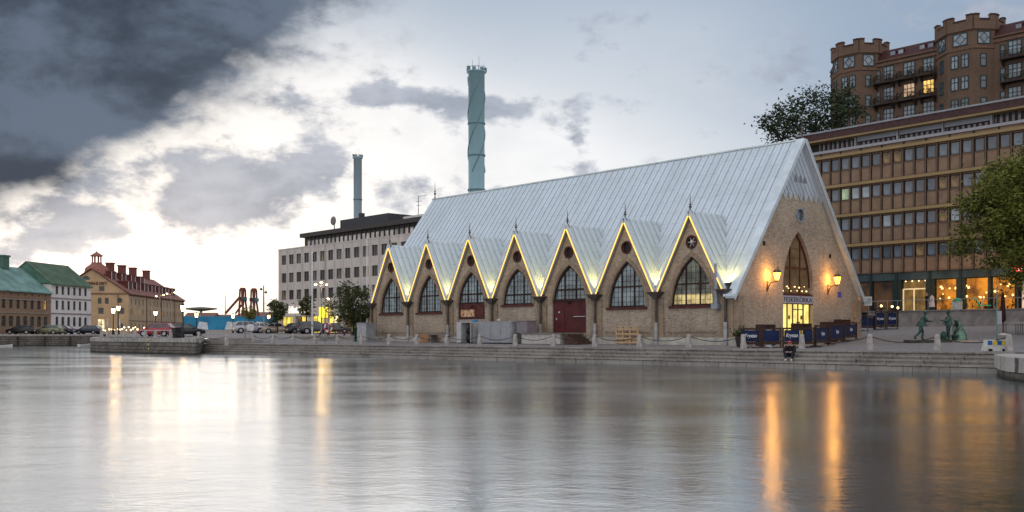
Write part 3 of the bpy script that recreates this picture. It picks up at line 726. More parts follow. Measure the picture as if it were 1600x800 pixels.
rw_.obj('round_window', [mat('blue_grey_rim', (.25, .29, .34), .6), glass_mat('pane_dark')], gw)
ew = MB(); ew.add([endw(u, q, .3) for u, q in [(9.08, 4.75), (9.08, 5.3)]+lancet(7.25, 1.83, 5.3, 9.05)[1:-1]+[(5.42, 5.3), (5.42, 4.75)]], [tuple(range(4+len(lancet(7.25, 1.83, 5.3, 9.05))-2))])
ew = ew.obj('entrance_window', mat('entrance_glazing', (.10, .075, .05), .1, var=.5, scale=.7, spec=.8, emit=(1, .55, .2), estr=.035), gw)
fr = leaded(7.25, 1.83, 5.3, 9.05, 6.6, 4.80, endw, .3, 3, .62, .10)
fr.obj('window_frame', dkred, ew)
bb = MB(); rb = random.Random(4)
for i in range(11): bb.ball((5.6+i*.31+rb.uniform(-.1, .1), .26, 5.0+rb.uniform(0, .75)*(1 if i > 7 else .55)), rb.uniform(.02, .045), 8)
bb.obj('pendant_bulbs', glow_mat('warm_bulb', (1, .62, .22), 4.5), ew)
dr = MB()
for a, b in ((5.43, 6.30), (6.36, 6.98), (7.04, 7.64), (7.66, 8.26), (8.36, 9.07)): dr.box(a, b, .32, .34, 2.0, 4.18)
dr = dr.obj('entrance_door', lit_glass('door_glow', (1.0, .77, .22), 1.05, 1.1, .22), gw)
df = MB()
for x in (5.42, 6.33, 7.01, 7.65, 8.31, 9.08): df.box(x-.035, x+.035, .25, .33, 2.0, 4.22)
df.box(6.98, 8.3, .27, .31, 3.78, 3.84); df.box(6.5, 6.68, .28, .31, 3.15, 3.4); df.box(8.0, 8.18, .28, .31, 3.15, 3.4); df.box(7.5, 7.56, .2, .3, 2.9, 2.98); df.box(7.72, 7.78, .2, .3, 2.9, 2.98)
df.obj('door_frame', mat('bronze_frame', (.10, .06, .03), .5), dr)
sg = thing('shop_sign', 'long pale sign with dark capitals above the lit entrance doors', 'sign', C0+CB*7.25+CL*.33, CANG)
MB().box(-1.83, 1.83, .02, .10, 4.2, 4.74, 0).box(-1.86, 1.86, .0, .12, 4.72, 4.8, 1).box(-1.86, 1.86, .0, .12, 4.15, 4.21, 1).obj('board', [mat('sign_lilac', (.42, .40, .46), .6, var=.1), dkred], sg)
lettering('FESKEKÖRKA', .46, lambda x, y, z: (x, .012+z*.5, 4.44+y), mat('sign_black', (.02, .02, .03), .5, var=0), sg, .012, .0, width=3.45)
def lantern(x, z, label):
    t = thing('wall_lantern', label, 'lantern', C0+CB*x+CL*.33, CANG, 'wall lanterns on the entrance gable')
    m = MB(); m.box(-.06, .06, -.04, .0, z-1.05, z-.35); m.path([(0, -.03, z-.95), (0, -.22, z-.55), (0, -.45, z-.42), (0, -.75, z-.42)], .03, 6); m.path([(0, -.03, z-.5), (0, -.7, z-.44)], .02, 6); m.obj('bracket', lead, t)
    fr = MB(); fr.lathe([(.08, z-.42), (.13, z-.34)], 8, (0, -.75, 0)); fr.lathe([(.28, z+.14), (.30, z+.17), (.16, z+.34), (.05, z+.42), (.06, z+.47), (.01, z+.56)], 8, (0, -.75, 0))
    for i in range(8):
        a = 2*math.pi*i/8; fr.bar((.13*math.cos(a), -.75+.13*math.sin(a), z-.34), (.27*math.cos(a), -.75+.27*math.sin(a), z+.15), .025, .025)
    fr.obj('lantern_frame', lead, t)
    MB().lathe([(.125, z-.33), (.255, z+.14)], 8, (0, -.75, 0)).obj('lantern_glass', glow_mat('lantern_glow', (1.0, .34, .03), 13.0), t)
    lamp('lantern_light', (-.1, -.62, z+.72), 12, (1, .50, .12), .12, t)
    lamp('lantern_light', (0, -.42, z-.05), 85, (1, .46, .10), .18, t)
lantern(3.55, 5.95, 'glowing wall lantern left of the arched entrance window')
lantern(11.0, 5.95, 'glowing wall lantern right of the arched entrance window')
sg = tag(MB().box(-.22, .22, -.03, 0, -.2, .2).obj('wall_plaque', mat('blue_plaque', (.08, .07, .32), .5, var=.3)), 'small blue plaque beside the right wall lantern', 'plaque')
sg.location = C0+CB*12.55+Vector((0, 0, 4.95))+CL*.327; sg.rotation_euler = (0, 0, CANG)
# ------------------------------------------------------------------ grey office behind the hall's far end
GC = at(435, 522, 165); GC.z = 0
gb = thing('office_block', 'pale grey concrete office block with dark recessed top storey behind the hall', 'office building', (GC.x, GC.y, 0), CANG)
conc = mat('grey_concrete', (.53, .475, .44), .85, var=.12, scale=.6, bump=.15, bscale=8, stretch=(1, 1, .4))
dkbrown = mat('dark_fascia', (.06, .052, .05), .6, var=.2)
NW, PW = 25, 2.37
rowsz = [(13.5, 15.05), (10.55, 12.1), (7.75, 9.3)]
m = MB(); side2 = lambda u, q, d: (d, -u, q)
hs = []
for z0, z1 in rowsz:
    for i in range(NW): hs.append([(1.05+i*PW-.02, z0), (1.05+i*PW+1.5, z0), (1.05+i*PW+1.5, z1), (1.05+i*PW-.02, z1)])
m.holed([(0, 5.2), (60.5, 5.2), (60.5, 16), (0, 16)], hs, side2, 0, .35)
m.box(.6, 14, -60.5, 0, 5.2, 15.9); m.box(-.05, .4, -60.5, 0.05, 15.95, 16.12); m.box(-.06, .02, -60.5, .03, 5.0, 5.25)
for i in range(NW): m.box(-.07, .0, -(.95+i*PW-.42), -(.95+i*PW-.32), 5.3, 15.9)
m.obj('wall', conc, gb)
wp = MB(); wp.box(.20, .24, -1.52, 0.02, 0, 1.55); wpm = wp.mesh('pane', mat('office_pane', (.055, .045, .042), .22, var=.5, scale=.35, spec=.6))
wpm2 = wp.mesh('pane', mat('office_pane_pale', (.13, .115, .105), .25, var=.5, scale=.5, spec=.6)); wpm3 = wp.mesh('pane', lit_glass('office_room', (1.0, .75, .45), .10, .8, .8))
wf = MB(); wf.box(.14, .2, -1.50, 0, 0, .07).box(.14, .2, -1.50, 0, 1.48, 1.55).box(.14, .2, -.08, 0, .07, 1.48).box(.14, .2, -1.5, -1.42, .07, 1.48).box(.14, .2, -.78, -.72, .07, 1.48)
wfm = wf.mesh('window', mat('brown_frame', (.06, .045, .04), .5, var=.1))
for z0, z1 in rowsz:
    for i in range(NW):
        gq = (i*7+int(z0*10)*3) % 11
        o = bpy.data.objects.new('window', wfm); COL.objects.link(o); o.parent = gb; o.location = (0, -(1.05+i*PW), z0)
        p = bpy.data.objects.new('pane', wpm if gq > 3 else wpm2 if gq > 0 else wpm3); COL.objects.link(p); p.parent = o
# recessed top storey
m = MB(); m.box(1.4, 13, -60, -6, 16, 17.7, 0); m.box(.7, 13.6, -60.4, -5.6, 17.7, 18.35, 1)
m.obj('top_storey', [mat('dark_cladding', (.05, .04, .038), .5, var=.2), dkbrown], gb)
tw = MB()
for i in range(44): tw.box(1.36, 1.42, -(7+i*1.2)-.72, -(7+i*1.2), 16.25, 17.15)
tw.obj('window_band', mat('pale_blinds', (.55, .50, .46), .4, var=.5, scale=.5), gb)
mlm = MB().box(1.30, 1.42, -.24, 0, 16.1, 17.7).mesh('mullion', MATS['dark_cladding'])
for i in range(44): o = bpy.data.objects.new('mullion', mlm); COL.objects.link(o); o.parent = gb; o.location = (0, -(7+i*1.2)-.82, 0)
m = MB(); m.box(3.5, 12, -60, -30, 18.35, 19.2); m.obj('roof_plant', mat('pale_plant', (.6, .57, .54), .6, var=.1), gb)
m = MB(); m.box(3, 9, -27, -14, 18.35, 20.0); m.tube((5, -17, 20), (5, -17, 21), .5, .5, 8); m.obj('plant_room', mat('black_plant', (.055, .055, .06), .6), gb)
m = MB(); m.tube((3.2, -12, 18.3), (3.2, -12, 19.9), .08, .08, 6); m.ball((3.0, -12, 20.1), .72, 12, 0, (.35, 1, 1)); m.obj('roof_dish', mat('dish_grey', (.2, .19, .18), .6), gb)
m = MB(); m.tube((4, -33, 19.2), (4, -33, 22), .05, .04, 6); m.bar((4, -33, 21.9), (4, -35, 21.9), .05, .05)
for z in (20.6, 21.2): m.bar((4, -32.4, z), (4, -33.8, z), .04, .04)
m.obj('roof_antenna', lead, gb)
# shopfront at street level
m = MB(); m.box(.5, 14, -60.5, 0, 1.2, 5.2, 0); 
m.obj('ground_floor', mat('dark_shop', (.07, .055, .045), .5, var=.3), gb)
for i in range(13): y = -.3-i*4.74; MB().box(-.02, .5, y-.4, y+.4, 1.2, 5.1).obj('column', conc, gb)
shopy = lit_glass('shop_yellow', (1.0, .74, .12), 1.15, .5, .55); shopw = lit_glass('shop_white', (1.0, .84, .50), .95, .7, .5); shopd = lit_glass('shop_dim', (.9, .6, .3), .14, .7, .8)
for i in range(12):
    y = -.9-i*4.74
    for j in range(3):
        a = y-j*1.28; mm = [shopy, shopw, shopd][(i*2+j) % 3] if i not in (4, 5, 6) else shopd
        if i in (0, 2) : mm = shopy
        if i in (7, 8): mm = shopy
        q = MB(); q.box(.42, .46, a-1.14, a, 2.3, 4.95, 0); q = q.obj('shop_window', mm, gb)
        MB().box(.38, .44, a-1.2, a+.02, 4.95, 5.08).box(.38, .44, a-1.22, a-1.14, 2.2, 4.95).obj('frame', dkbrown, q)
sg = thing('shop_sign', 'white illuminated lettering above the yellow shop windows', 'sign', GC-CL*7.0-CB*.25, CANG)
lettering('Mat.Cafe', 1.5, lambda x, y, z: (z, -x, 6.0+y), glow_mat('sign_white', (1, .93, .78), .8), sg, .05, .05, width=6.4)
sg = thing('shop_sign', 'square yellow lit box sign hung on the grey office', 'sign', GC-CL*15.0-CB*.6, CANG)
MB().box(-.25, .25, -.95, .95, 4.7, 6.3).obj('sign_box', glow_mat('sign_yellow', (1.0, .78, .05), 1.0), sg)
MB().box(-.05, .6, -.05, .05, 6.3, 6.4).obj('bracket', lead, sg)

# ------------------------------------------------------------------ banded brown office block, right
ob = thing('office_block', 'brown office block with golden horizontal bands and a lit restaurant below', 'office building', (OP.x, OP.y, 0), math.atan2(OB.y, OB.x))
def ot(px): s = (670-(px-800))/((px-800)+1310); return s*95/math.cos(OA)+ (95-87.5)/math.cos(OA)
spand = mat('spandrel_brown', (.235, .15, .098), .6, var=.16, scale=.7, stretch=(1, 1, 1))
gold = mat('gold_band', (.29, .20, .095), .55, var=.1, scale=.4)
dkfr = mat('dark_window_frame', (.028, .018, .016), .5, var=.2)
Y0o, Y1o = -14.0, 25.4; BW = 1.15
bands = [20.55, 17.42, 14.3, 11.18]
m = MB(); m.box(.14, 15, Y0o, Y1o, 8.3, 20.4); m.box(.6, 15, Y0o, Y1o, 2, 8.3)
m.obj('core', mat('dark_core', (.04, .025, .02), .7), ob)
for zt in bands: MB().box(-.32, .14, Y0o-.02, Y1o, zt-.12, zt+.16).obj('gold_band', gold, ob)
for zt in bands:
    m = MB(); y = Y0o
    while y < Y1o: m.box(.0, .13, y+.13, y+BW-.13, zt-2.84, zt-1.62); m.box(-.015, .0, y+.2, y+BW-.2, zt-2.78, zt-2.7); y += BW
    m.obj('spandrel_band', spand, ob)
m = MB()
for zt in bands:
    y = Y0o
    while y < Y1o+.1: m.box(-.12, .12, y-.05, y+.05, zt-2.95, zt-.13); m.box(-.06, .11, y-.115, y-.05, zt-2.95, zt-.13, 1); m.box(-.06, .11, y+.05, y+.115, zt-2.95, zt-.13, 1); y += BW
    m.box(-.04, .13, Y0o, Y1o, zt-1.62, zt-1.51); m.box(-.02, .13, Y0o, Y1o, zt-.28, zt-.12); m.box(-.04, .12, Y0o, Y1o, zt-2.95, zt-2.84)
m.obj('mullions', [mat('mullion_tan', (.16, .10, .065), .6, var=.1), dkfr], ob)
wfm = MB().box(.0, .09, .12, .18, 0, 1.21).box(.0, .09, BW-.18, BW-.12, 0, 1.21).box(.0, .09, .18, BW-.18, 0, .06).box(.0, .09, .18, BW-.18, 1.15, 1.21).mesh('window', dkfr)
pm = [MB().box(.05, .06, .18, BW-.18, .06, 1.15).mesh('pane', x) for x in (mat('blue_pane', (.085, .10, .125), .12, var=.5, scale=1.2, spec=.9), mat('dark_pane', (.04, .05, .065), .10, var=.5, scale=1.2, spec=.9),
      mat('blind_pane', (.36, .40, .42), .3, var=.2, scale=2), lit_glass('green_pane', (.65, .85, .55), .34, .8, .5), mat('curtain_pane', (.17, .17, .17), .2, var=.6, scale=2.5, spec=.8), lit_glass('room_pane', (1.0, .62, .3), .10, 1.2, .9))]
rw_ = random.Random(11)
for bi, zt in enumerate(bands):
    for i in range(4, 29):
        y = Y0o+6+i*BW-4*BW-.0
        y = Y0o+(i+4)*BW
        if y > Y1o-BW: continue
        o = bpy.data.objects.new('window', wfm); COL.objects.link(o); o.parent = ob; o.location = (0, y, zt-1.50)
        q_ = rw_.random(); k = 0 if q_ < .5 else 1 if q_ < .86 else 4 if q_ < .95 else 5
        px_ = None
        if bi == 1 and i in (23, 24): k = 2
        if bi == 1 and i == 25: k = 3
        if bi == 2 and i in (21, 15): k = 2
        p = bpy.data.objects.new('pane', pm[k]); COL.objects.link(p); p.parent = o
# top storey: brown parapet, long glazing, grey rail
m = MB(); m.box(.1, 14, Y0o, Y1o, 20.72, 21.05, 0); m.box(.9, 13, Y0o, Y1o, 21.0, 22.3, 1)
y = Y0o
while y < Y1o: m.box(.05, .12, y-.09, y-.03, 20.7, 21.05, 1); m.box(.05, .12, y+.03, y+.09, 20.7, 21.05, 1); y += BW*2
m.obj('parapet', [spand, dkfr], ob)
m = MB(); m.box(-.1, .35, Y0o, Y1o, 21.05, 21.32); m.obj('rail_band', mat('rail_grey', (.33, .32, .34), .6, var=.1), ob)
m = MB(); m.box(-.45, 14, Y0o, Y1o, 22.3, 22.5, 1); m.box(-.5, 14, Y0o, Y1o, 22.5, 23.15, 0); m.box(-.6, 14.2, Y0o-.1, Y1o, 23.15, 23.32, 2)
m.obj('roof', [mat('roof_fascia', (.07, .035, .035), .6, var=.2), gold, mat('roof_edge', (.28, .28, .30), .6, var=.1)], ob)
for i in range(8):
    y = Y0o+1+i*4.6; tg = MB(); tg.box(.82, .86, y, y+4.3, 21.3, 22.3)
    tg = tg.obj('top_window', mat('top_glazing', (.10, .105, .12), .2, var=.6, scale=1.0, spec=.8), ob)
    tf = MB(); tf.box(.4, .95, y-.2, y-.06, 21.3, 22.32, 1)
    for j in range(8): tf.box(.76, .84, y+.1+j*.54, y+.34+j*.54, 21.3, 22.3, 0)
    tf.obj('curtains', [mat('curtain_brown', (.06, .03, .03), .7, var=.3), mat('post_grey', (.38, .37, .38), .5)], tg)
    if i in (4, 5, 6): MB().box(.5, .62, y, y+4.3, 21.85, 22.3).obj('awning', mat('awning_grey', (.30, .30, .33), .7, var=.15, stretch=(1, 1, 12)), tg)
# restaurant storey
tealp = mat('teal_panel', (.045, .066, .070), .35, var=.35, scale=.4)
m = MB(); m.box(.1, .6, Y0o, Y1o, 7.45, 8.28); y = Y0o
m.obj('teal_band', tealp, ob)
cpx = [1332, 1398, 1404, 1452, 1458, 1500, 1542, 1584]
dgm = mat('dark_green_metal', (.02, .032, .032), .4, var=.2)
for px_ in (1360, 1400, 1452, 1500, 1545, 1588):
    y = ot(px_); m = MB().box(-.02, .62, y-.10, y+.10, 3.2, 8.3)
    if px_ in (1400, 1452, 1500): m.box(.04, .61, y-.42, y+.42, 3.2, 7.44)
    m.obj('column', dgm, ob)
for y in (-5, -9, 33): MB().box(.04, .62, y-.3, y+.3, 3.2, 8.2).obj('column', dgm, ob)
orange = lit_glass('restaurant_glow', (1.0, .33, .02), .55, .55, .95); dim = lit_glass('restaurant_dim', (1.0, .46, .15), .05, .5, .9)
def shop(px0, px1, mm, z0=4.3, z1=7.45, nm='shop_window'):
    a, b = sorted((ot(px0), ot(px1))); q = MB(); q.box(.45, .5, a, b, z0, z1); q = q.obj(nm, mm, ob)
    f = MB(); f.box(.38, .46, a, b, z1-.1, z1); f.box(.38, .46, a, b, z0, z0+.08); f.box(.38, .46, a, a+.06, z0, z1); f.box(.38, .46, b-.06, b, z0, z1); f.obj('frame', MATS['dark_green_metal'], q); return q
shop(1300, 1359, dim); shop(1361, 1394, dim)
for a, b in ((1459, 1497), (1502, 1543), (1547, 1583)):
    q = shop(a, b, orange); rr = random.Random(a); bm_ = MB()
    ya, yb = sorted((ot(a), ot(b)))
    for i in range(9): bm_.ball((.40, rr.uniform(ya+.2, yb-.2), rr.choice((6.5, 6.6, 6.05, 5.6))+rr.uniform(-.1, .1)), rr.uniform(.05, .12), 8)
    bm_.obj('hanging_bulbs', glow_mat('bulb_amber', (1, .62, .2), 2.6), q)
    pl_ = MB()
    for i in range(60): 
        c = (.36, rr.uniform(ya+.1, yb-.1), 4.4+rr.random()**2*1.3); pl_.bar(c, (c[0]-.05, c[1]+rr.uniform(-.35, .35), c[2]+rr.uniform(-.1, .4)), .10, .01)
    pl_.obj('window_plants', mat('dark_leaf', (.03, .045, .015), .7, var=.4), q)
shop(1592, 1680, lit_glass('pink_glow', (1.0, .70, .5), .7, .4, .5))
a, b = sorted((ot(1408), ot(1448)))
q = MB(); q.box(.47, .5, a, b, 4.3, 7.4); q = q.obj('entrance_door', lit_glass('door_amber', (1.0, .55, .12), .16, .8, .9), ob)
f = MB(); 
for y in (a, (a+b)/2+.2, b): f.box(.36, .46, y-.05, y+.05, 4.3, 6.55)
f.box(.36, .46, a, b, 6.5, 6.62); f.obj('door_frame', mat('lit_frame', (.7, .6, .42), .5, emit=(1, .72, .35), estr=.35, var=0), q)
f = MB()
for i in range(4): f.ball((.3, a+.3+i*(b-a-.6)/3, 7.32), .06, 8)
f.obj('downlights', glow_mat('bulb_warm', (1, .78, .45), 3), q)
# terrace in front of the restaurant
tc_ = thing('terrace', 'raised concrete terrace with a thin railing before the restaurant', 'terrace', (OP.x, OP.y, 0), math.atan2(OB.y, OB.x))
ya, yb = -14.0, ot(1396)+.4
tm = mat('terrace_concrete', (.24, .21, .19), .85, var=.25, scale=1.2, bump=.2)
MB().box(-4.2, .35, ya, yb, 1.5, 4.26).box(-4.3, -3.9, ya, yb+.1, 4.26, 4.36).obj('slab', tm, tc_)
for i in range(5): MB().box(-5.9+i*.35, -4.2, yb-2.2+.01*i, yb-.4, 1.5, 2.95+i*.26).obj('step', tm, tc_)
rl = MB(); rl.tube((-4.0, ya, 5.3), (-4.0, yb, 5.3), .025, .025, 6); y = ya
while y <= yb: rl.tube((-4.0, y, 4.3), (-4.0, y, 5.3), .02, .02, 6); y += 1.0
rl.obj('railing', mat('steel_grey', (.35, .36, .36), .4, .6, .1), tc_)
sg = tag(MB().box(-.12, .1, -.75, .75, 7.55, 8.25).obj('shop_sign', glow_mat('sign_red', (.9, .03, .03), .9)), 'red lit box sign at the right edge under the tree', 'sign')
k = OP+OL*ot(1597); sg.location = (k.x-.2, k.y-.2, 0); sg.rotation_euler = (0, 0, math.atan2(OB.y, OB.x))
lt = lettering('H', .55, lambda x, y, z: (-.14+z*.3, -x, 7.9+y), glow_mat('sign_white', (1, .93, .78), .8), sg, .012, .01)
for px_, pw in ((1430, 40), (1478, 60), (1525, 60), (1565, 60)):
    p = OP+OL*ot(px_)-OB*1.2; lamp('restaurant_light', (p.x, p.y, 6.6), pw, (1, .5, .13), 1.2)

# ------------------------------------------------------------------ brick castle on the hill
K0 = at(1336, 522, 171); K0.z = 0
CX = thing('castle_building', 'brick apartment castle with battlemented towers and balconies on the hill', 'apartment building', (K0.x, K0.y, 0), CANG)
cb = brick('castle_brick', (.19, .118, .08), (.14, .085, .06), (.14, .10, .08), .26, .085, .012, 'wz', .9, .3, .2, .5, (.225, .145, .10))
cbd = mat('castle_trim', (.15, .09, .062), .85, var=.2); redr = mat('red_metal_roof', (.055, .018, .018), .55, var=.2)
frt = mat('teal_frame', (.03, .05, .055), .5, var=.1); paneK = mat('castle_pane', (.17, .20, .23), .12, var=.45, scale=.8, spec=.8); paneD = mat('castle_pane_dark', (.07, .085, .09), .12, var=.4, spec=.8)
ZB = 22.0
def prism_at(m, poly, z0, z1, mi=0): m.prism(poly, lambda u, q, d: (u, q, d), z0, z1, mi)
def scale_poly(p, k):
    cx = sum(a for a, b in p)/len(p); cy = sum(b for a, b in p)/len(p); return [(cx+(a-cx)*k, cy+(b-cy)*k) for a, b in p]
def window_on(parent, p, q, f0, f1, z0, z1, cols, rws, pane, diamond=False):
    """casement window on the wall running from p to q (2D), between fractions f0, f1"""
    p, q = Vector(p), Vector(q); a = p+(q-p)*f0; b = p+(q-p)*f1; d = (q-p).normalized(); nrm = Vector((d.y, -d.x))
    V = lambda v, z, o: (v.x+nrm.x*o, v.y+nrm.y*o, z)
    fr = MB()
    for z in (z0, z1): fr.bar(V(a, z, .05), V(b, z, .05), .16, .12)
    for v in (a, b): fr.bar(V(v, z0, .05), V(v, z1, .05), .12, .14)
    if diamond:
        c = (a+b)/2; h = (z0+z1)/2; w_ = (b-a)*.32
        pts = [V(c-w_, h, .04), V(c, z1-.15, .04), V(c+w_, h, .04), V(c, z0+.15, .04)]
        for i in range(4): fr.bar(pts[i], pts[(i+1) % 4], .09, .08)
        fr.bar(V(a, h, .04), V(c-w_, h, .04), .08, .08); fr.bar(V(b, h, .04), V(c+w_, h, .04), .08, .08)
    else:
        for i in range(1, cols): v = a+(b-a)*(i/cols); fr.bar(V(v, z0, .04), V(v, z1, .04), .10, .1)
        for i in range(1, rws): z = z0+(z1-z0)*(.62 if rws == 2 else i/rws); fr.bar(V(a, z, .04), V(b, z, .04), .09, .1)
    o = fr.obj('window', frt, parent)
    pn = MB(); pn.add([V(a, z0, .02), V(b, z0, .02), V(b, z1, .02), V(a, z1, .02)], [(0, 1, 2, 3)]); pn.obj('pane', pane, o)
def tower(x0, yc, zt, rd, hw=4.1):
    """half octagon tower standing proud of the facade line x=0, centred on yc; local -x faces the viewer"""
    poly = [(x0+6, yc+hw), (x0+2.4, yc+hw), (x0, yc+hw*.36), (x0, yc-hw*.52), (x0+2.6, yc-hw), (x0+6, yc-hw)]
    t = MB(); prism_at(t, poly, ZB, zt-2.2); prism_at(t, scale_poly(poly, 1.05), zt-5.1, zt-4.7, 1); prism_at(t, scale_poly(poly, 1.04), zt-2.3, zt-2.0, 1)
    k = len(poly)
    for i in range(k):                              # battlements: a low wall with taller blocks at corners and mid faces
        a, b = Vector(scale_poly(poly, 1.02)[i]), Vector(scale_poly(poly, 1.02)[(i+1) % k]); L = (b-a).length
        for f0, f1, dz, mi in ((0, .26, 0, 0), (.26, .74, -.75, 0), (.74, 1, 0, 0)):
            p, q = a+(b-a)*f0, a+(b-a)*f1; zz = zt+dz; hh = 2.2+dz
            t.bar((p.x, p.y, zz-hh/2), (q.x, q.y, zz-hh/2), .5, hh-.02*i); t.bar((p.x, p.y, zz+.1), (q.x, q.y, zz+.1), .7, .22, 2)
    o = t.obj('tower', [cb, cbd, redr], CX)
    F_ = [(poly[1], poly[2]), (poly[2], poly[3]), (poly[3], poly[4])]
    for (p, q), L in zip(F_, (0, 1, 2)):
        f = (.22, .80) if L != 1 else (.22, .78)
        window_on(o, p, q, f[0], f[1], zt-4.35, zt-2.5, 1, 1, paneK, True)
        for fl in range(5):
            z0 = zt-7.8-fl*3.4
            if L == 1: 
                for a, b in ((.14, .42), (.54, .82)): window_on(o, p, q, a, b, z0, z0+2.0, 2, 2, paneK if (fl+L) % 3 else paneD)
            else: window_on(o, p, q, .35, .62, z0, z0+1.9, 1, 2, paneD)
    return o
TZ = 51.6
tower(-2.6, 0.0, TZ, 5); tower(-2.6, -18.7, TZ-.3, 5, 4.45)
wg = MB(); wg.box(0, 10, -45, 4.6, ZB, TZ-3.9); wg.box(-.25, 0.0, -45, 4.6, TZ-4.6, TZ-4.2, 1); wg.box(-.35, .2, -45, 4.6, TZ-3.9, TZ-3.65, 1)
for yb_ in (-5.2, -13.8): wg.tube((-.12, yb_, ZB), (-.12, yb_, TZ-4.6), .1, .1, 6, 1)
wg.obj('wing_wall', [cb, cbd], CX)
rf = MB(); rf.prism([(-.2, TZ-3.65), (10.2, TZ-3.65), (9.0, TZ-1.7), (1.3, TZ-1.7)], lambda u, q, d: (u, d, q), -45, 4.6); rf = rf.obj('roof', redr, CX)
for y in (-6.6, -8.0, -11.6, -13.0, -26.6, -28.0, -31, -32.4):
    d = MB(); d.box(.35, 2.4, y-.5, y+.5, TZ-3.4, TZ-2.2); d = d.obj('dormer', redr, rf); MB().box(.32, .36, y-.42, y+.42, TZ-3.3, TZ-2.35).obj('dormer_window', paneK, d)
    
glowp = lit_glass('castle_lit', (1.0, .58, .14), 1.0, .6, .5); warmp = lit_glass('castle_warm', (1.0, .66, .40), .45, .6, .4)
for fl in range(5):
    z0 = TZ-6.9-fl*3.55
    for j, yc in enumerate((-6.0, -9.6, -12.9, -26.2, -29.2, -33.0, -37)):
        pane = paneK
        if fl == 1 and j == 2: pane = glowp
        if fl == 1 and j == 1: pane = warmp
        window_on(CX, (0, yc+.95), (0, yc-.95), 0, 1, z0, z0+2.1, 3, 2, pane)
    for yc in (-4.2, -24.4): window_on(CX, (0, yc+.35), (0, yc-.35), 0, 1, z0-.5, z0+1.7, 1, 2, paneD)
    if fl < 4:
        for ya, yb_ in ((-3.6, -7.4), (-7.6, -11.2), (-11.4, -14.4), (-24.2, -28.6), (-30.0, -36)):
            if fl == 2 and ya > -20 and False: continue
            bl_ = MB(); bl_.prism([(-1.5, ya-.5), (-1.5, yb_+.5), (-.0, yb_), (-.0, ya)], lambda u, q, d: (u, q, d), z0-.85, z0-.6)
            for y in (ya-.4, yb_+.4): bl_.prism([(0, z0-.85), (-1.3, z0-.85), (0, z0-1.7)], lambda u, q, d: (u, d, q), y-.12, y+.12)
            bl_ = bl_.obj('balcony', mat('balcony_dark', (.045, .033, .028), .7, var=.2), CX)
            rl = MB(); pts = [(0, ya), (-1.45, ya-.5), (-1.45, yb_+.5), (0, yb_)]
            for (a, b), (c, d) in zip(pts, pts[1:]):
                rl.bar((a, b, z0+.38), (c, d, z0+.38), .06, .06); n_ = max(2, int(math.hypot(c-a, d-b)/.16))
                for i in range(n_): t = i/n_; rl.bar((a+(c-a)*t, b+(d-b)*t, z0-.6), (a+(c-a)*t, b+(d-b)*t, z0+.38), .03, .03)
            rl.obj('railing', MATS['balcony_dark'], bl_)
            if fl < 2:
                pl_ = MB(); rr = random.Random(int(z0*7+ya*3))
                for i in range(50): c = Vector((-1.2+rr.uniform(-.2, .3), rr.choice((ya-.9, yb_+.9))+rr.uniform(-.4, .4), z0-.4+rr.random()*.9)); pl_.bar(c, c+Vector((rr.uniform(-.2, .2), rr.uniform(-.2, .2), .2)), .14, .02)
                pl_.obj('balcony_plants', MATS['dark_leaf'], bl_)

# ------------------------------------------------------------------ chimneys
def chimney(px, pyt, d, r, bands_, helix, col, label, zb):
    t = at(px, pyt, d); c = thing('chimney', label, 'chimney', (t.x, t.y, zb)); h = t.z-zb
    m = MB(); m.lathe([(r*.99, 0), (r*.985, h*.5), (r, h-.5), (r*1.22, h-.4), (r*1.22, h+.0), (r*1.0, h+.05)], 24); m.obj('shaft', mat('chimney_'+label[:5].strip().replace(' ', '_'), col, .5, .1, .12, .15, stretch=(1, 1, .1)), c)
    bmt = mat('band_'+label[:5].strip().replace(' ', '_'), tuple(x*.48 for x in col), .6)
    for f in bands_: MB().lathe([(r*1.0, h*f), (r*1.09, h*f+.05), (r*1.09, h*f+.75*min(1, r/2)), (r*1.0, h*f+.8*min(1, r/2))], 24).obj('ring_band', bmt, c)
    if helix:
        for ph in (0, 2.1, 4.2):
            hm = MB()
            pts = []
            for i in range(61):
                f = i/60; a = ph+f*1.7*math.pi; pts.append((r*1.02*math.cos(a), r*1.02*math.sin(a), h*(.62+.36*f)))
            hm.path(pts, .24, 5)
            hm.obj('spiral_fin', MATS['band_'+label[:5].strip().replace(' ', '_')], c)
    cr = MB(); rr = random.Random(3)
    for i in range(14):
        a = 2*math.pi*i/14; x, y = r*1.18*math.cos(a), r*1.18*math.sin(a); cr.tube((x, y, h), (x, y, h+r*.42), r*.03, r*.03, 5)
        b = 2*math.pi*(i+1)/14; cr.bar((x, y, h+r*.42), (r*1.18*math.cos(b), r*1.18*math.sin(b), h+r*.42), r*.05, r*.05)
        if i % 2 == 0: cr.box(x*.9-.2*r, x*.9+.2*r, y*.9-.2*r, y*.9+.2*r, h, h+r*rr.uniform(.3, .7))
    cr.obj('crown_platform', MATS['band_'+label[:5].strip().replace(' ', '_')], c)
    an = MB()
    for x, l in ((-.5*r, 1.4*r), (.3*r, 1.9*r), (.9*r, 1.0*r)): an.tube((x, 0, h), (x, 0, h+l), r*.035, r*.02, 5)
    an.obj('antenna', MATS['band_'+label[:5].strip().replace(' ', '_')], c)
    return c
chimney(744.5, 112, 377, 3.1, (.18, .34, .44, .55, .68, .8), True, (.32, .50, .55), 'tall turquoise industrial chimney wrapped in spiral fins behind the hall', 1.0)
chimney(559, 245, 235, .98, (.32, .52, .76, .06), False, (.34, .42, .47), 'slim blue-grey chimney rising behind the grey office roof', 1.0)

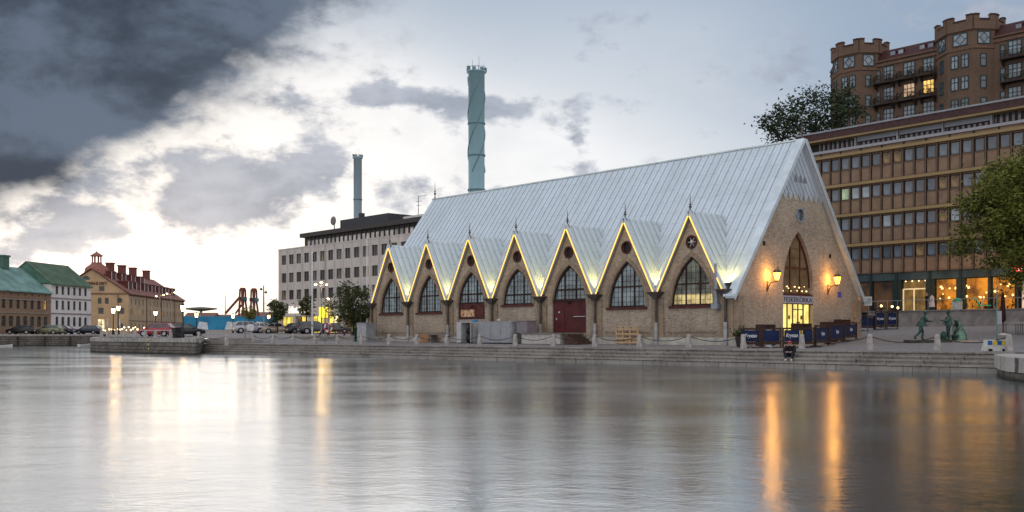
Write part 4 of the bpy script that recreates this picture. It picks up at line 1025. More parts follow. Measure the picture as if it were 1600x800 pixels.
# ------------------------------------------------------------------ houses on the far bank
def house(name, label, cat, p, q, depth, zb, ze, zr, wallm, roofm, rowsw, framem, panem, hip=False, side_gable=None, lit=()):
    """p, q: facade from near to far (2D); ridge parallel to the facade"""
    p, q = Vector(p), Vector(q); L = (q-p).length; d = (q-p).normalized(); rz = math.atan2(d.y, d.x)
    t = thing(name, label, cat, (p.x, p.y, 0), rz)             # local x along the facade, y into the house
    m = MB(); hs = []
    for (z0, z1, n_, f, wd, arch) in rowsw:
        for i in range(n_): c = L*(f+(1-2*f)*(i/(n_-1)) if n_ > 1 else .5); hs.append(([(c-wd/2, z0), (c+wd/2, z0), (c+wd/2, z1), (c-wd/2, z1)] if not arch else [(c-wd/2, z0), (c+wd/2, z0), (c+wd/2, z1-.25), (c+wd*.3, z1), (c-wd*.3, z1), (c-wd/2, z1-.25)]))
    fac = lambda u, z, dd: (u, dd, z)
    m.holed([(0, zb), (L, zb), (L, ze), (0, ze)], hs, fac, 0, .25)
    m.add([(0, 0, zb), (0, depth, zb), (0, depth, ze), (0, depth/2, zr), (0, 0, ze)], [(0, 1, 2, 3, 4)])
    m.add([(L, 0, zb), (L, depth, zb), (L, depth, ze), (L, depth/2, zr), (L, 0, ze)], [(0, 1, 2, 3, 4)])
    m.add([(0, depth, zb), (L, depth, zb), (L, depth, ze), (0, depth, ze)], [(0, 1, 2, 3)])
    m.obj('wall', wallm, t)
    tr_ = MB(); tr_.box(-.05, L+.05, -.22, .05, ze-.25, ze+.02)
    for (z0, z1, n_, f, wd, arch) in rowsw[:-1]: tr_.box(-.03, L+.03, -.10, .02, z0-.75, z0-.55)
    tr_.obj('cornice', mat(name+'_trim', (.30, .24, .20), .8, var=.2), t)
    rf = MB(); ov = .35
    k = (zr-ze)/(depth/2)
    for y0, y1 in ((-ov, depth/2), (depth+ov, depth/2)):
        z0 = ze-ov*k
        vs = [(-.2, y0, z0), (L+.2, y0, z0), (L+.2, y1, zr), (-.2, y1, zr)]; rf.add(vs+[(x, y, z+.18) for x, y, z in vs], [(0, 1, 2, 3), (4, 7, 6, 5), (0, 4, 5, 1), (1, 5, 6, 2), (3, 2, 6, 7), (0, 3, 7, 4)])
    xx = .5
    while xx < L: rf.bar((xx, -ov, ze-ov*k+.2), (xx, depth/2, zr+.2), .05, .05); xx += .6
    rf = rf.obj('roof', roofm, t)
    idx = 0
    for h in hs:
        us = [a for a, b in h]; zs_ = [b for a, b in h]; a, b, z0, z1 = min(us), max(us), min(zs_), max(zs_)
        fr = MB()
        for x in (a+.04, (a+b)/2, b-.04): fr.box(x-.04, x+.04, .12, .2, z0, z1)
        for z in (z0+.04, z0+(z1-z0)*.62, z1-.04): fr.box(a, b, .13, .19, z-.04, z+.04)
        o = fr.obj('window', framem, t); MB().box(a, b, .2, .22, z0, z1).obj('pane', panem if idx not in lit else glowp, o); idx += 1
    return t, L, rf
dpane = mat('house_pane', (.05, .055, .05), .15, var=.5, spec=.7)
whs = mat('white_render', (.72, .66, .64), .8, var=.10, scale=.5); brs = brick('far_brick', (.36, .22, .14), (.28, .17, .11), (.25, .18, .14), .26, .085, .012, 'wz', .9, .3, .3, .3)
gfr = mat('house_frame', (.10, .09, .08), .6)
green = mat('green_copper', (.08, .125, .08), .6, var=.25, scale=.5); teal = mat('teal_copper', (.17, .28, .255), .55, var=.3, scale=.4)
pa = at(80, 522, 172); pb = at(142, 522, 183.5); pc = at(-3, 522, 158.6)
t, L, rf = house('town_house', 'white three-storey house with green roof on the far bank', 'house', (pa.x, pa.y), (pb.x, pb.y), 9.5, 1.5, 10.9, 14.6, whs, green,
     [(9.05, 10.5, 6, .14, .75, False), (6.4, 8.0, 6, .14, .75, False), (3.5, 5.2, 6, .14, .85, True)], gfr, dpane)
MB().box(.02, .6, -.02, .01, 5, 11).obj('corner_pipe', whs, t)
MB().box(-.26, -.06, 0.02, 9.3, 10.9, 11.0).prism([(-.1, 10.8), (9.6, 10.8), (4.75, 14.5)], lambda u, q, d: (d, u, q), -.12, -.03).obj('green_gable', mat('green_gable_m', (.09, .18, .13), .6, var=.2, scale=.5), t)
t, L, rf = house('town_house', 'brown brick two-storey house with pale teal roof on the far bank', 'house', (pc.x, pc.y), (pa.x-.05, pa.y-.15), 11, 1.5, 9.3, 13.4, brs, teal,
     [(8.5, 8.8, 7, .1, .4, False), (6.3, 8.0, 7, .1, .85, False), (3.4, 5.1, 7, .1, 1.1, True)], gfr, dpane, lit=(13,))
for x, dz in ((3.0, 1.2), (8.2, 1.5)): MB().box(x-.8, x+.8, 4.6, 6.2, 11.5, 13.6+dz).box(x-.95, x+.95, 4.45, 6.35, 13.6+dz, 13.9+dz).obj('chimney_stack', mat('green_stack', (.09, .16, .12), .7, var=.2), rf)
pd = at(-60, 522, 150)
house('town_house', 'yellow house cut by the left edge of the view', 'house', (pd.x, pd.y), (pc.x-.1, pc.y-.2), 10, 1.5, 9.4, 12.5, mat('yellow_render', (.52, .33, .12), .8, var=.15), teal, [(5.2, 7.0, 4, .14, .9, False), (2.4, 4.2, 4, .14, .9, False)], gfr, dpane)
# long ochre warehouse with the gable lettering
ya_ = at(201, 522, 230); wr = thing('warehouse', 'long ochre warehouse with red roof, dormers and a small roof lantern', 'warehouse', (ya_.x, ya_.y, 0), R(4.2))
och = mat('ochre_render', (.50, .335, .195), .85, var=.14, scale=.35); och2 = mat('pale_ochre', (.50, .36, .23), .85, var=.14, scale=.35); rtile = mat('red_tile', (.21, .085, .065), .75, var=.3, scale=.6, bump=.3)
GW, GL = 16.6, 50.0; EZ, GR = 11.4, 17.0
fr_ = lambda u, z, d: (-GW+u, d, z); sd_ = lambda u, z, d: (-d, u, z)
gh = []
sq = lambda c, z0, z1, w_: [(c-w_/2, z0), (c+w_/2, z0), (c+w_/2, z1), (c-w_/2, z1)]
for c in (5.9, 8.9): pass
FW = [sq(c, 12.0, 13.2, 1.2) for c in (5.6, 10.6)]+[sq(c, 9.1, 10.5, .85) for c in (5.4, 7.1, 10.1, 11.7)]+[sq(c, 6.8, 8.2, 1.2) for c in (5.6, 10.4, 15.0)]+[sq(c, 3.2, 5.6, 1.5) for c in (5.2, 7.4, 10.4)]+[sq(14.8, 3.2, 4.6, 1.1)]
circ = [(14.6+.62*math.cos(2*math.pi*i/16), 9.9+.62*math.sin(2*math.pi*i/16)) for i in range(16)]
half = [(7.0+.95*math.cos(math.pi*i/10), 14.6+.95*math.sin(math.pi*i/10)) for i in range(11)]
m = MB(); m.holed([(0, 1.2), (GW, 1.2), (GW, EZ), (GW/2, GR), (0, EZ)], FW+[circ, half], fr_, 0, .3)
m.add([(-GW, GL, 1.2), (0, GL, 1.2), (0, GL, EZ), (-GW/2, GL, GR), (-GW, GL, EZ)], [(0, 1, 2, 3, 4)]); m.add([(-GW, 0, 1.2), (-GW, GL, 1.2), (-GW, GL, EZ), (-GW, 0, EZ)], [(0, 1, 2, 3)])
m.obj('gable_wall', och, wr)
SW = [sq(2.2+i*3.05, z0, z1, .9) for z0, z1 in ((9.0, 10.4), (6.6, 8.0), (3.4, 4.6)) for i in range(16)]
m = MB(); m.holed([(0, 1.2), (GL, 1.2), (GL, EZ), (0, EZ)], SW, sd_, 0, .3); m.obj('side_wall', och2, wr)
m = MB(); m.box(-GW, .12, -.15, .02, EZ-.1, EZ+.25); m.box(-.02, .15, 0, GL, EZ-.35, EZ-.05); m.box(-.02, .08, 0, GL, 5.2, 5.35)
for y in (14, 27, 40): m.tube((.1, y, 1.5), (.1, y, EZ), .1, .1, 6)
m.tube((-2.4, -.1, 1.5), (-2.4, -.1, EZ), .08, .08, 6); m.obj('cornice', mat('warehouse_trim', (.22, .13, .09), .8), wr)
for h in FW+[circ, half]:
    us = [a for a, b in h]; zs_ = [b for a, b in h]; fr = MB(); c = (min(us)+max(us))/2; fr.box(-GW+c-.05, -GW+c+.05, .12, .2, min(zs_), max(zs_)); zc = (min(zs_)+max(zs_))/2; fr.box(-GW+min(us), -GW+max(us), .12, .2, zc-.05, zc+.05)
    o = fr.obj('window', gfr, wr); pn = MB(); pn.add([fr_(u, z, .22) for u, z in h], [tuple(range(len(h)))]); pn.obj('pane', shopw if h in FW[9:12] else (glowp if h in FW[6:7] else dpane), o)
for i, h in enumerate(SW):
    us = [a for a, b in h]; zs_ = [b for a, b in h]; fr = MB(); c = (min(us)+max(us))/2; fr.box(-.2, -.12, c-.05, c+.05, min(zs_), max(zs_))
    o = fr.obj('window', gfr, wr); pn = MB(); pn.add([sd_(u, z, .22) for u, z in h], [(0, 1, 2, 3)]); pn.obj('pane', glowp if i in (18, 17, 24) else dpane, o)
rf = MB()
for s_ in (0, 1):
    vs = [(.5, -.4, EZ-.12), (.5, GL+.4, EZ-.12), (-GW/2, GL+.4, GR+.15), (-GW/2, -.4, GR+.15)]
    if s_: vs = [(-GW-x, y, z) for x, y, z in vs]
    rf.add(vs+[(x, y, z+.2) for x, y, z in vs], [(0, 1, 2, 3), (4, 7, 6, 5), (0, 4, 5, 1), (1, 5, 6, 2), (3, 2, 6, 7), (0, 3, 7, 4)])
rf = rf.obj('roof', rtile, wr)
dmm = MB()
dmm.box(-2.6, .0, -1.6, 1.6, -.5, 1.75, 0); dmm.box(-3.4, .15, -1.8, 1.8, 1.75, 1.95, 1); dmm.box(.0, .06, -1.7, -1.4, -.4, 1.75, 2); dmm.box(.0, .06, 1.4, 1.7, -.4, 1.75, 2); dmm.box(.0, .03, -1.1, 1.1, .2, 1.4, 3)
dmm = dmm.mesh('dormer', [mat('dormer_red', (.13, .04, .035), .7, var=.2), rtile, mat('dormer_white', (.62, .56, .54), .7), MATS['dormer_red']])
for i in range(7):
    o = bpy.data.objects.new('dormer', dmm); COL.objects.link(o); o.parent = rf; o.location = (-1.4, 6+i*6.4, 12.75)
for i in range(4):
    o = bpy.data.objects.new('dormer', dmm); COL.objects.link(o); o.parent = rf; o.location = (-4.6, 4+i*7.5, 14.95)
for i, y in enumerate((13, 22, 31, 43)): MB().box(-GW/2-.8, -GW/2+.8, y-.8, y+.8, 16.5, 19.2).box(-GW/2-.95, -GW/2+.95, y-.95, y+.95, 19.2, 19.5).obj('chimney_stack', mat('brick_stack', (.17, .06, .05), .8, var=.2), rf)
cu_ = MB(); cu_.lathe([(3.0, 16.0), (2.6, 17.6), (1.2, 18.6)], 8, (-GW/2, 3.4, 0)); 
for i in range(8): a = 2*math.pi*i/8; cu_.box(-GW/2+1.0*math.cos(a)-.12, -GW/2+1.0*math.cos(a)+.12, 3.4+1.0*math.sin(a)-.12, 3.4+1.0*math.sin(a)+.12, 18.5, 20.3)
cu_.lathe([(1.5, 20.3), (1.5, 20.45), (.3, 21.2), (.05, 21.5)], 8, (-GW/2, 3.4, 0)); cu_.lathe([(1.25, 18.5), (1.25, 18.8)], 8, (-GW/2, 3.4, 0)); cu_.obj('roof_lantern', mat('lantern_red', (.28, .12, .09), .7, var=.2), rf)
sg = thing('gable_lettering', 'dark capital letters across the ochre warehouse gable', 'sign', (ya_.x, ya_.y, 0), R(4.2))
lettering('TERHUSET', .95, lambda x, y, z: (-GW+9.45+x, -.06+z, 14.0-.25+y), mat('letter_brown', (.10, .04, .03), .7, var=0), sg, .04, .02, width=4.7)
# ------------------------------------------------------------------ trees
def tree(name, label, base, crown, rad, nleaf, lsize, leafm, barkm, seed, group=None, limbs=9, lean=(0, 0), clump=.16, trunk_r=.16):
    """trunk and limbs under a crown of many small leaf faces gathered in loose clumps"""
    rr = random.Random(seed); t = thing(name, label, 'tree', base, 0, group)
    c = Vector(crown)-Vector(base); rx, ry, rz = rad
    tk = MB(); fork = Vector((lean[0]*.4+c.x*.5, lean[1]*.4+c.y*.5, max(.8, c.z-rz*.75)))
    tk.tube((0, 0, -.4), fork*.5+Vector((.05, .0, 0)), trunk_r*1.15, trunk_r*.95, 9); tk.tube(fork*.5+Vector((.05, 0, 0)), fork, trunk_r*.95, trunk_r*.8, 9)
    cl = []
    while len(cl) < limbs*9:
        p = Vector((rr.uniform(-1, 1), rr.uniform(-1, 1), rr.uniform(-1, 1))); l = p.length
        if l > 1 or l < .25: continue
        bump = 1+.25*math.sin(p.x*5+seed)*math.cos(p.z*4+p.y*3)
        if rr.random() > .25+l: continue
        cl.append(Vector((p.x*rx*bump, p.y*ry*bump, p.z*rz*bump))+c)
    for i in range(limbs):
        e = cl[i*9]; mid = fork+(e-fork)*.5+Vector((rr.uniform(-.2, .2), rr.uniform(-.2, .2), rr.uniform(0, .3)))*rx*.3
        tk.tube(fork, mid, trunk_r*.5, trunk_r*.26, 6); tk.tube(mid, e, trunk_r*.26, trunk_r*.06, 5)
        for j in range(1, 5): q = cl[i*9+j]; s_ = mid+(e-mid)*rr.random(); tk.tube(s_, s_+(q-s_)*min(1, rx*.6/max(.1, (q-s_).length)), trunk_r*.12, trunk_r*.03, 4)
    tk.obj('trunk', barkm, t)
    lf = MB(); vs = []; fs = []
    for k in range(nleaf):
        o = cl[rr.randrange(len(cl))]; s_ = clump*rx*(1.0 if k % 4 else 1.7)
        p = o+Vector((rr.gauss(0, s_), rr.gauss(0, s_), rr.gauss(0, s_*.8)))
        a = Vector((rr.gauss(0, 1), rr.gauss(0, 1), rr.gauss(0, .6))).normalized(); b = a.cross(Vector((rr.gauss(0, 1), rr.gauss(0, 1), rr.gauss(0, 1)))).normalized()
        L = lsize*rr.uniform(.6, 1.25); i = len(vs)
        vs += [p-a*L, p-b*L*.45, p+a*L, p+b*L*.45]; fs.append((i, i+1, i+2, i+3))
    lf.add(vs, fs); lf.obj('crown', leafm, t)
    return t
bark = mat('bark', (.05, .04, .03), .9, var=.3, bump=.5)
leafd = mat('leaf_dark', (.021, .033, .013), .65, var=.4, scale=.8, island=.5); leafa = mat('leaf_autumn', (.095, .102, .018), .6, var=.55, scale=.35, island=.55); leafo = mat('leaf_olive', (.048, .055, .016), .65, var=.4, scale=1, island=.5)
leafy = mat('leaf_yellow', (.12, .11, .02), .65, var=.3, island=.6)
b = ground_at(1632, 66)
tree('street_tree', 'large tree with yellowing leaves at the right edge of the plaza', b, at(1612, 335, 66), (4.35, 4.3, 4.2), 42000, .15, leafa, bark, 5, limbs=16, clump=.085, trunk_r=.24)
def hilltop(px, d):
    x = (px-800)/F*d; p = Vector((x, d, 0))-OP; return hill(p.dot(OB), p.dot(OL))-.4
for px, py, d, rx, rz, sd, lab in ((1222, 196, 136, 3.3, 2.6, 21, 'lower dark tree on the hill just above the hall ridge'), (1272, 178, 140, 4.4, 3.6, 22, 'tall open dark tree on the hill left of the castle'), (1322, 186, 141, 3.0, 4.6, 23, 'dark tree on the hill in front of the castle tower')):
    x = (px-800)/F*d
    tree('hill_tree', lab, (x, d, hilltop(px, d)), at(px, py, d), (rx, rx, rz), 2300 if rx > 4 else 1500, .28, leafd, bark, sd, 'trees on the hill', limbs=9, clump=.13, trunk_r=.25)
for px, py, d, rx, rz, n, sd, lab, lm in ((551, 478, 104, 2.15, 2.1, 4600, 31, 'bushy dark green tree among the picnic tables', leafo), (433, 485, 141, 1.35, 1.6, 1500, 32, 'small dark tree at the left corner of the grey office', leafo),
        (479, 478, 139, 1.1, 1.5, 900, 33, 'thin young tree before the lit shop windows', leafo), (389, 489, 176, 1.3, 1.2, 700, 34, 'small yellow autumn tree below the crane', leafy)):
    b = ground_at(px+ (1 if px > 500 else 0), d)
    tree('street_tree', lab, b, at(px, py, d), (rx, rx, rz), n, .15 if d < 120 else .2, lm, bark, sd, None, limbs=8, clump=.13, trunk_r=.11)

# ------------------------------------------------------------------ cars
def car(kind, paint, label, px, d, head, z=None):
    """kind: sedan, hatch, suv, wagon. Local x points forward, origin on the ground at the middle"""
    P = {'sedan': (4.5, .88, 1.43, [(-2.25, .35, .62, .80), (-2.15, .27, .93, .93), (-1.5, .22, 1.0, 1.0), (0, .2, .97, 1), (.9, .22, .95, 1.0), (1.7, .24, .84, .96), (2.15, .28, .70, .88), (2.25, .36, .52, .74)], (-1.85, -1.0, .35, 1.15)),
         'hatch': (4.1, .87, 1.50, [(-2.05, .35, .70, .84), (-2.0, .27, 1.0, .95), (-1.3, .22, 1.0, 1.0), (0, .2, .98, 1), (.85, .22, .97, 1), (1.5, .24, .88, .96), (1.95, .28, .72, .88), (2.05, .36, .52, .74)], (-1.98, -1.45, .25, 1.15)),
         'wagon': (4.6, .88, 1.48, [(-2.3, .35, .70, .84), (-2.25, .27, 1.0, .95), (-1.5, .22, 1.0, 1.0), (0, .2, .97, 1), (.9, .22, .95, 1), (1.7, .24, .84, .96), (2.2, .28, .70, .88), (2.3, .36, .52, .74)], (-2.22, -1.75, .3, 1.15)),
         'suv': (4.6, .93, 1.72, [(-2.3, .45, .80, .86), (-2.25, .34, 1.12, .96), (-1.5, .28, 1.13, 1.0), (0, .27, 1.10, 1), (.9, .28, 1.09, 1), (1.7, .30, 1.02, .97), (2.2, .34, .86, .9), (2.3, .45, .62, .8)], (-2.2, -1.75, .3, 1.05))}[kind]
    L, hw, zr, stn, (xr0, xr1, xf1, xf0) = P
    x = (px-800)/F*d; zz = gz(x, d) if z is None else z
    t = thing('parked_car', label, 'car', (x, d, zz), R(head), 'cars parked around the harbour')
    m = MB(); rings = []
    for (sx, zb, zt, wf_) in stn:
        w_ = hw*wf_; rings.append([(sx, -w_*.93, zb), (sx, -w_, zb+.16), (sx, -w_*.985, zt-.10), (sx, -w_*.90, zt), (sx, w_*.90, zt), (sx, w_*.985, zt-.10), (sx, w_, zb+.16), (sx, w_*.93, zb)])
    vs = [p for r in rings for p in r]; n = 8
    m.add(vs, [(k*n+i, k*n+(i+1) % n, (k+1)*n+(i+1) % n, (k+1)*n+i) for k in range(len(rings)-1) for i in range(n)], 0, True)
    m.add(rings[0], [tuple(range(8))]); m.add(rings[-1], [tuple(range(8))])
    belt = lambda sx: next(a[2]+(b[2]-a[2])*(sx-a[0])/(b[0]-a[0]) for a, b in zip(stn, stn[1:]) if a[0] <= sx <= b[0])-.02
    wt = hw*.70; wb = hw*.90
    lo = [(xr0, -wb*.95, belt(xr0)), (xr0, wb*.95, belt(xr0)), (xf0, wb, belt(xf0)), (xf0, -wb, belt(xf0))]; hi = [(xr1, -wt, zr-.07), (xr1, wt, zr-.07), (xf1, wt, zr-.03), (xf1, -wt, zr-.03)]
    rf = [(xr1-.03, -wt-.02, zr-.08), (xr1-.03, wt+.02, zr-.08), (xf1+.03, wt+.02, zr-.04), (xf1+.03, -wt-.02, zr-.04), (xr1+.15, -wt*.8, zr-.01), (xr1+.15, wt*.8, zr-.01), (xf1-.1, wt*.8, zr+.01), (xf1-.1, -wt*.8, zr+.01)]
    m.add(rf, [(0, 3, 2, 1), (4, 5, 6, 7), (0, 1, 5, 4), (1, 2, 6, 5), (2, 3, 7, 6), (3, 0, 4, 7)], 0, True)
    for a, b in zip(lo, hi): m.bar(a, b, .09, .09)
    for s_ in (0, 1):
        for f in ((.42,) if kind == 'sedan' else (.34, .66)):
            p = Vector(lo[s_]).lerp(Vector(lo[3-s_]), f); q = Vector(hi[s_]).lerp(Vector(hi[3-s_]), f); m.bar(p, q, .08, .06)
    wx = (-L*.30, L*.305); wr_ = .33 if kind != 'suv' else .38
    for x_ in wx:
        for s_ in (-1, 1): m.tube((x_, s_*(hw-.04), wr_), (x_, s_*(hw+.012), wr_), wr_+.06, wr_+.06, 16, 1)
    m.obj('body', [paint, mat('wheel_arch', (.01, .01, .01), .9, var=0)], t)
    g = MB(); g.add(lo+hi, [(0, 1, 5, 4), (1, 2, 6, 5), (2, 3, 7, 6), (3, 0, 4, 7)]); g.obj('windows', mat('car_glass', (.03, .04, .045), .08, var=.3, spec=.9), t)
    for x_ in wx:
        for s_ in (-1, 1):
            y = s_*(hw-.02)
            o = MB().tube((x_, y-.10*s_, wr_), (x_, y+.04*s_, wr_), wr_, wr_, 16).obj('wheel', mat('tyre', (.015, .015, .016), .85, var=0), t)
            r_ = MB(); r_.tube((x_, y+.03*s_, wr_), (x_, y+.055*s_, wr_), wr_*.66, wr_*.6, 14)
            r_.obj('rim', mat('alloy', (.42, .42, .43), .35, .7, .1), o)
    for s_ in (-1, 1):
        h = stn[-2]; MB().ball((h[0]-.06, s_*hw*.64, h[2]-.06), .13, 8, 0, (.8, 1.3, .7)).obj('headlight', mat('headlamp', (.6, .62, .65), .15, var=0), t)
        h = stn[1]; MB().box(h[0]-.06, h[0]+.14, s_*hw*.77-.12, s_*hw*.77+.12, h[2]-.26, h[2]-.07).obj('tail_light', mat('tail_lamp', (.30, .015, .012), .3, var=0), t)
        MB().box(xf0-.35, xf0-.18, s_*(hw+.09)-.07, s_*(hw+.09)+.07, belt(xf0)-.0, belt(xf0)+.13).obj('wing_mirror', paint, t)
    MB().box(stn[0][0]-.03, stn[0][0], -.26, .26, .52, .63).obj('number_plate', mat('plate_white', (.7, .7, .68), .5, var=0), t)
    return t
def paint(n, c, metal=.3): return mat('paint_'+n, c, .28, metal, .06, 1.0, spec=.7)
blk = paint('black', (.012, .013, .016)); dkb = paint('dark_blue', (.02, .024, .04)); slv = paint('silver', (.38, .39, .42)); chm = paint('champagne', (.34, .27, .22)); olv = paint('olive', (.17, .18, .09))
red = paint('red', (.30, .012, .022), .1); wht = paint('white', (.60, .58, .57), .05); gph = paint('graphite', (.055, .058, .065))
ZS = 2.12
for a in (('sedan', blk, 'black saloon parked before the brick house on the far bank', 33, 158, 176, ZS), ('wagon', olv, 'olive green estate car parked at the joint of two far houses', 76, 160, 172, ZS), ('sedan', dkb, 'dark blue saloon parked right of the olive estate on the far bank', 95, 163, 172, ZS),
          ('hatch', dkb, 'dark hatchback parked at the right end of the white house', 138, 168, 178, ZS), ('hatch', red, 'bright red hatchback parked on the left plaza', 246, 113, 172, None), ('sedan', blk, 'black saloon parked just right of the red hatchback', 289, 117, 28, None),
          ('suv', slv, 'silver car with red tail light, leftmost before the hoarding', 390, 146, 24, None), ('hatch', wht, 'white hatchback half hidden between silver and champagne cars', 413, 150, 28, None), ('sedan', chm, 'champagne saloon parked before the grey office corner', 434, 143, 18, None),
          ('hatch', dkb, 'dark blue hatchback left of the flagpole', 470, 140, 35, None), ('suv', gph, 'dark grey four-wheel drive behind the tall white flagpole', 492, 137, 28, None), ('wagon', gph, 'grey estate car right of the dark four-wheel drive', 523, 142, 12, None)): car(*a)

# ------------------------------------------------------------------ street lamps, poles
bulbm = glow_mat('street_bulb', (1.0, .66, .30), 15)
def street_lamp(px, pyh, d, label, heads=1, power=90, base=None, modern=False):
    b = ground_at(px, d); h = at(px, pyh, d).z-b[2] if base is None else at(px, pyh, d).z-base
    z0 = b[2] if base is None else base
    t = thing('street_lamp', label, 'street lamp', (b[0], b[1], z0), 0, 'street lamps along the harbour')
    pm_ = mat('lamp_black', (.02, .02, .022), .5, .3, .1) if not modern else mat('lamp_grey', (.25, .25, .26), .5, .5, .1)
    p = MB(); p.lathe([(.16, 0), (.16, .5), (.10, .6), (.06, .8), (.05, h-.4)], 10); 
    if not modern: p.lathe([(.05, h-.42), (.16, h-.32), (.17, h-.28)], 8)
    p.obj('pole', pm_, t)
    hs = [0] if heads == 1 else [-.75, .75] if heads == 2 else [-.7, 0, .6]
    for i, x in enumerate(hs):
        zz = h+(0 if heads == 1 else (.25*(i % 2)))
        if modern: MB().bar((0, 0, zz-.15), (x, 0, zz+.12), .06, .06).lathe([(.22, zz+.08), (.2, zz+.2), (.06, zz+.26)], 10, (x, 0, 0)).obj('lamp_arm', pm_, t) if x else MB().tube((0, 0, zz-.4), (0, 0, zz+.1), .05, .05, 6).lathe([(.22, zz+.08), (.2, zz+.2), (.06, zz+.26)], 10).obj('lamp_arm', pm_, t)
        else: MB().lathe([(.26, zz+.28), (.14, zz+.40), (.03, zz+.52)], 8, (x, 0, 0)).obj('lamp_cap', pm_, t)
        MB().lathe([(.15, zz-.27), (.25, zz+.27)] if not modern else [(.08, zz-.08), (.2, zz+.07)], 8, (x, 0, 0)).obj('lamp_glass', bulbm, t)
    lamp('street_light', (0, -.0, h+(.0 if not modern else -.3)), power, (1, .62, .28), .28, t)
for a in ((177, 486, 128, 'black lantern lamp, left one of the close pair before the warehouse'), (185, 482, 130, 'black lantern lamp, right one of the close pair before the warehouse'), (243, 490, 146, 'black lantern lamp behind the red hatchback'),
          (286, 482, 101, 'black lantern lamp beside the black box on the bastion'), (307, 493, 150, 'lantern lamp at the left part of the blue hoarding'), (364, 494, 150, 'lantern lamp left of the silver car'), (420, 495, 168, 'far lantern lamp right of the crane')): street_lamp(*a)
street_lamp(250, 463, 205, 'tall twin lamp mast beside the warehouse, left one', 2, 120, modern=True); street_lamp(267, 459, 195, 'tall twin lamp mast beside the warehouse, right one', 2, 120, modern=True)
street_lamp(502, 445, 124, 'tall three-headed lamp mast before the grey office', 3, 160, modern=True); street_lamp(513, 467, 130, 'lower single lamp mast before the grey office', 1, 120, modern=True)
def flagpole(px, pyt, d, label):
    b = ground_at(px, d); t = thing('flagpole', label, 'flagpole', b); h = at(px, pyt, d).z-b[2]
    MB().lathe([(.12, 0), (.09, .3), (.055, h)], 10).obj('pole', mat('flagpole_white', (.72, .71, .70), .4, var=.05), t); MB().ball((0, 0, h+.06), .11, 8).obj('knob', MATS['flagpole_white'], t)
    MB().box(-.03, .03, -.16, -.09, 1.1, 1.35).obj('cleat', lead, t)
flagpole(488, 396, 106, 'tall white flagpole standing before the dark four-wheel drive'); flagpole(573.5, 372, 112, 'tall white flagpole close to the far end of the hall')
b = ground_at(412, 160); t = thing('mast', 'tall thin grey mast with two floodlight heads left of the office', 'mast', b); h = at(412, 446, 160).z-b[2]
MB().lathe([(.16, 0), (.1, h)], 8).obj('pole', MATS['lamp_grey'], t); MB().ball((-.4, 0, h-.6), .22, 8).ball((.35, 0, h-1.1), .22, 8).bar((-.4, 0, h-.6), (0, 0, h-.7), .05, .05).bar((.35, 0, h-1.1), (0, 0, h-1.2), .05, .05).obj('floodlight_heads', lead, t)
b = ground_at(352, 190); t = thing('mast', 'very thin distant mast left of the crane', 'mast', b); h = at(352, 462, 190).z-b[2]
MB().lathe([(.12, 0), (.06, h)], 6).obj('pole', MATS['lamp_grey'], t); MB().bar((-.8, 0, h), (.8, 0, h), .06, .06).obj('crossbar', MATS['lamp_grey'], t)

# ------------------------------------------------------------------ harbour background: hoarding, crane, low sheds
def to_xy(px, d): return Vector(((px-800)/F*d, d))
hp, hq = to_xy(287, 186), to_xy(437, 184)
t = thing('site_hoarding', 'bright blue site hoarding with white patches across the harbour end', 'hoarding', (hp.x, hp.y, 2.3), math.atan2(hq.y-hp.y, hq.x-hp.x)); L = (hq-hp).length
m = MB(); rr = random.Random(2); x = 0
while x < L: m.box(x, x+2.38, -.04, .04, .6, 3.15, 0); m.box(x+2.36, x+2.44, -.02, .1, 0, 3.1, 0); x += 2.4
m.obj('panels', mat('hoarding_blue', (.035, .22, .38), .6, var=.25, scale=.3), t)
for f, w_ in ((.20, 2.2), (.50, 2.6), (.62, 3.4), (.80, 2.2)): x = L*f; MB().prism([(x-w_/2, .7), (x+w_/2, .7), (x+w_*.4, 2.0), (x-w_*.3, 2.2)], lambda u, q, d: (u, d, q), -.06, -.045).obj('white_patch', mat('hoarding_white', (.62, .64, .66), .6, var=.2), t)
m = MB(); m.box(-.2, L, -.5, -.1, -.3, .62); m.obj('concrete_base', mat('barrier_beige', (.42, .36, .30), .85, var=.2), t)
sc_ = thing('harbour_crane', 'rust red double harbour crane with two teal cabins', 'crane', (*to_xy(384, 238), 2.2))
k_ = 238/F; rust = mat('rust_red', (.20, .06, .04), .7, var=.3, scale=.5); tealc = mat('cabin_teal', (.05, .17, .19), .6, var=.2)
def cz(py): return E+(HZ-py)*k_-2.2
m = MB(); X = lambda px: (px-384)*k_
for (a, b_, top, y) in ((374.5, 388, 379, 0), (388.5, 400, 391.5, 3)):
    for yy in (-1.6+y, 1.6+y):
        m.bar((X(a), yy, 0), (X(top-1.5), yy, cz(469)), .34, .4); m.bar((X(b_), yy, 0), (X(top+1.5), yy, cz(469)), .34, .4); m.bar((X(top-2), yy, cz(470)), (X(top-1.2), yy, cz(452)), .35, .35); m.bar((X(top+2), yy, cz(470)), (X(top+1.6), yy, cz(452)), .35, .35)
        m.bar((X(a)+.3, yy, cz(500)), (X(b_)-.3, yy, cz(500)), .3, .3)
    m.bar((X(top-2.6), y, cz(451)), (X(top+3.4), y, cz(451)), 1.6, .45)
m.bar((X(352), 0, cz(490)), (X(375), 0, cz(464)), .45, .5); m.bar((X(366), 1, cz(490)), (X(376), 1, cz(476)), .35, .35)
m.obj('legs', rust, sc_)
MB().box(X(376), X(383.5), -1.5, 1.5, cz(470), cz(464)).obj('cabin', tealc, sc_); MB().box(X(387), X(397), 1.5, 4.5, cz(470.5), cz(465)).obj('cabin', tealc, sc_)
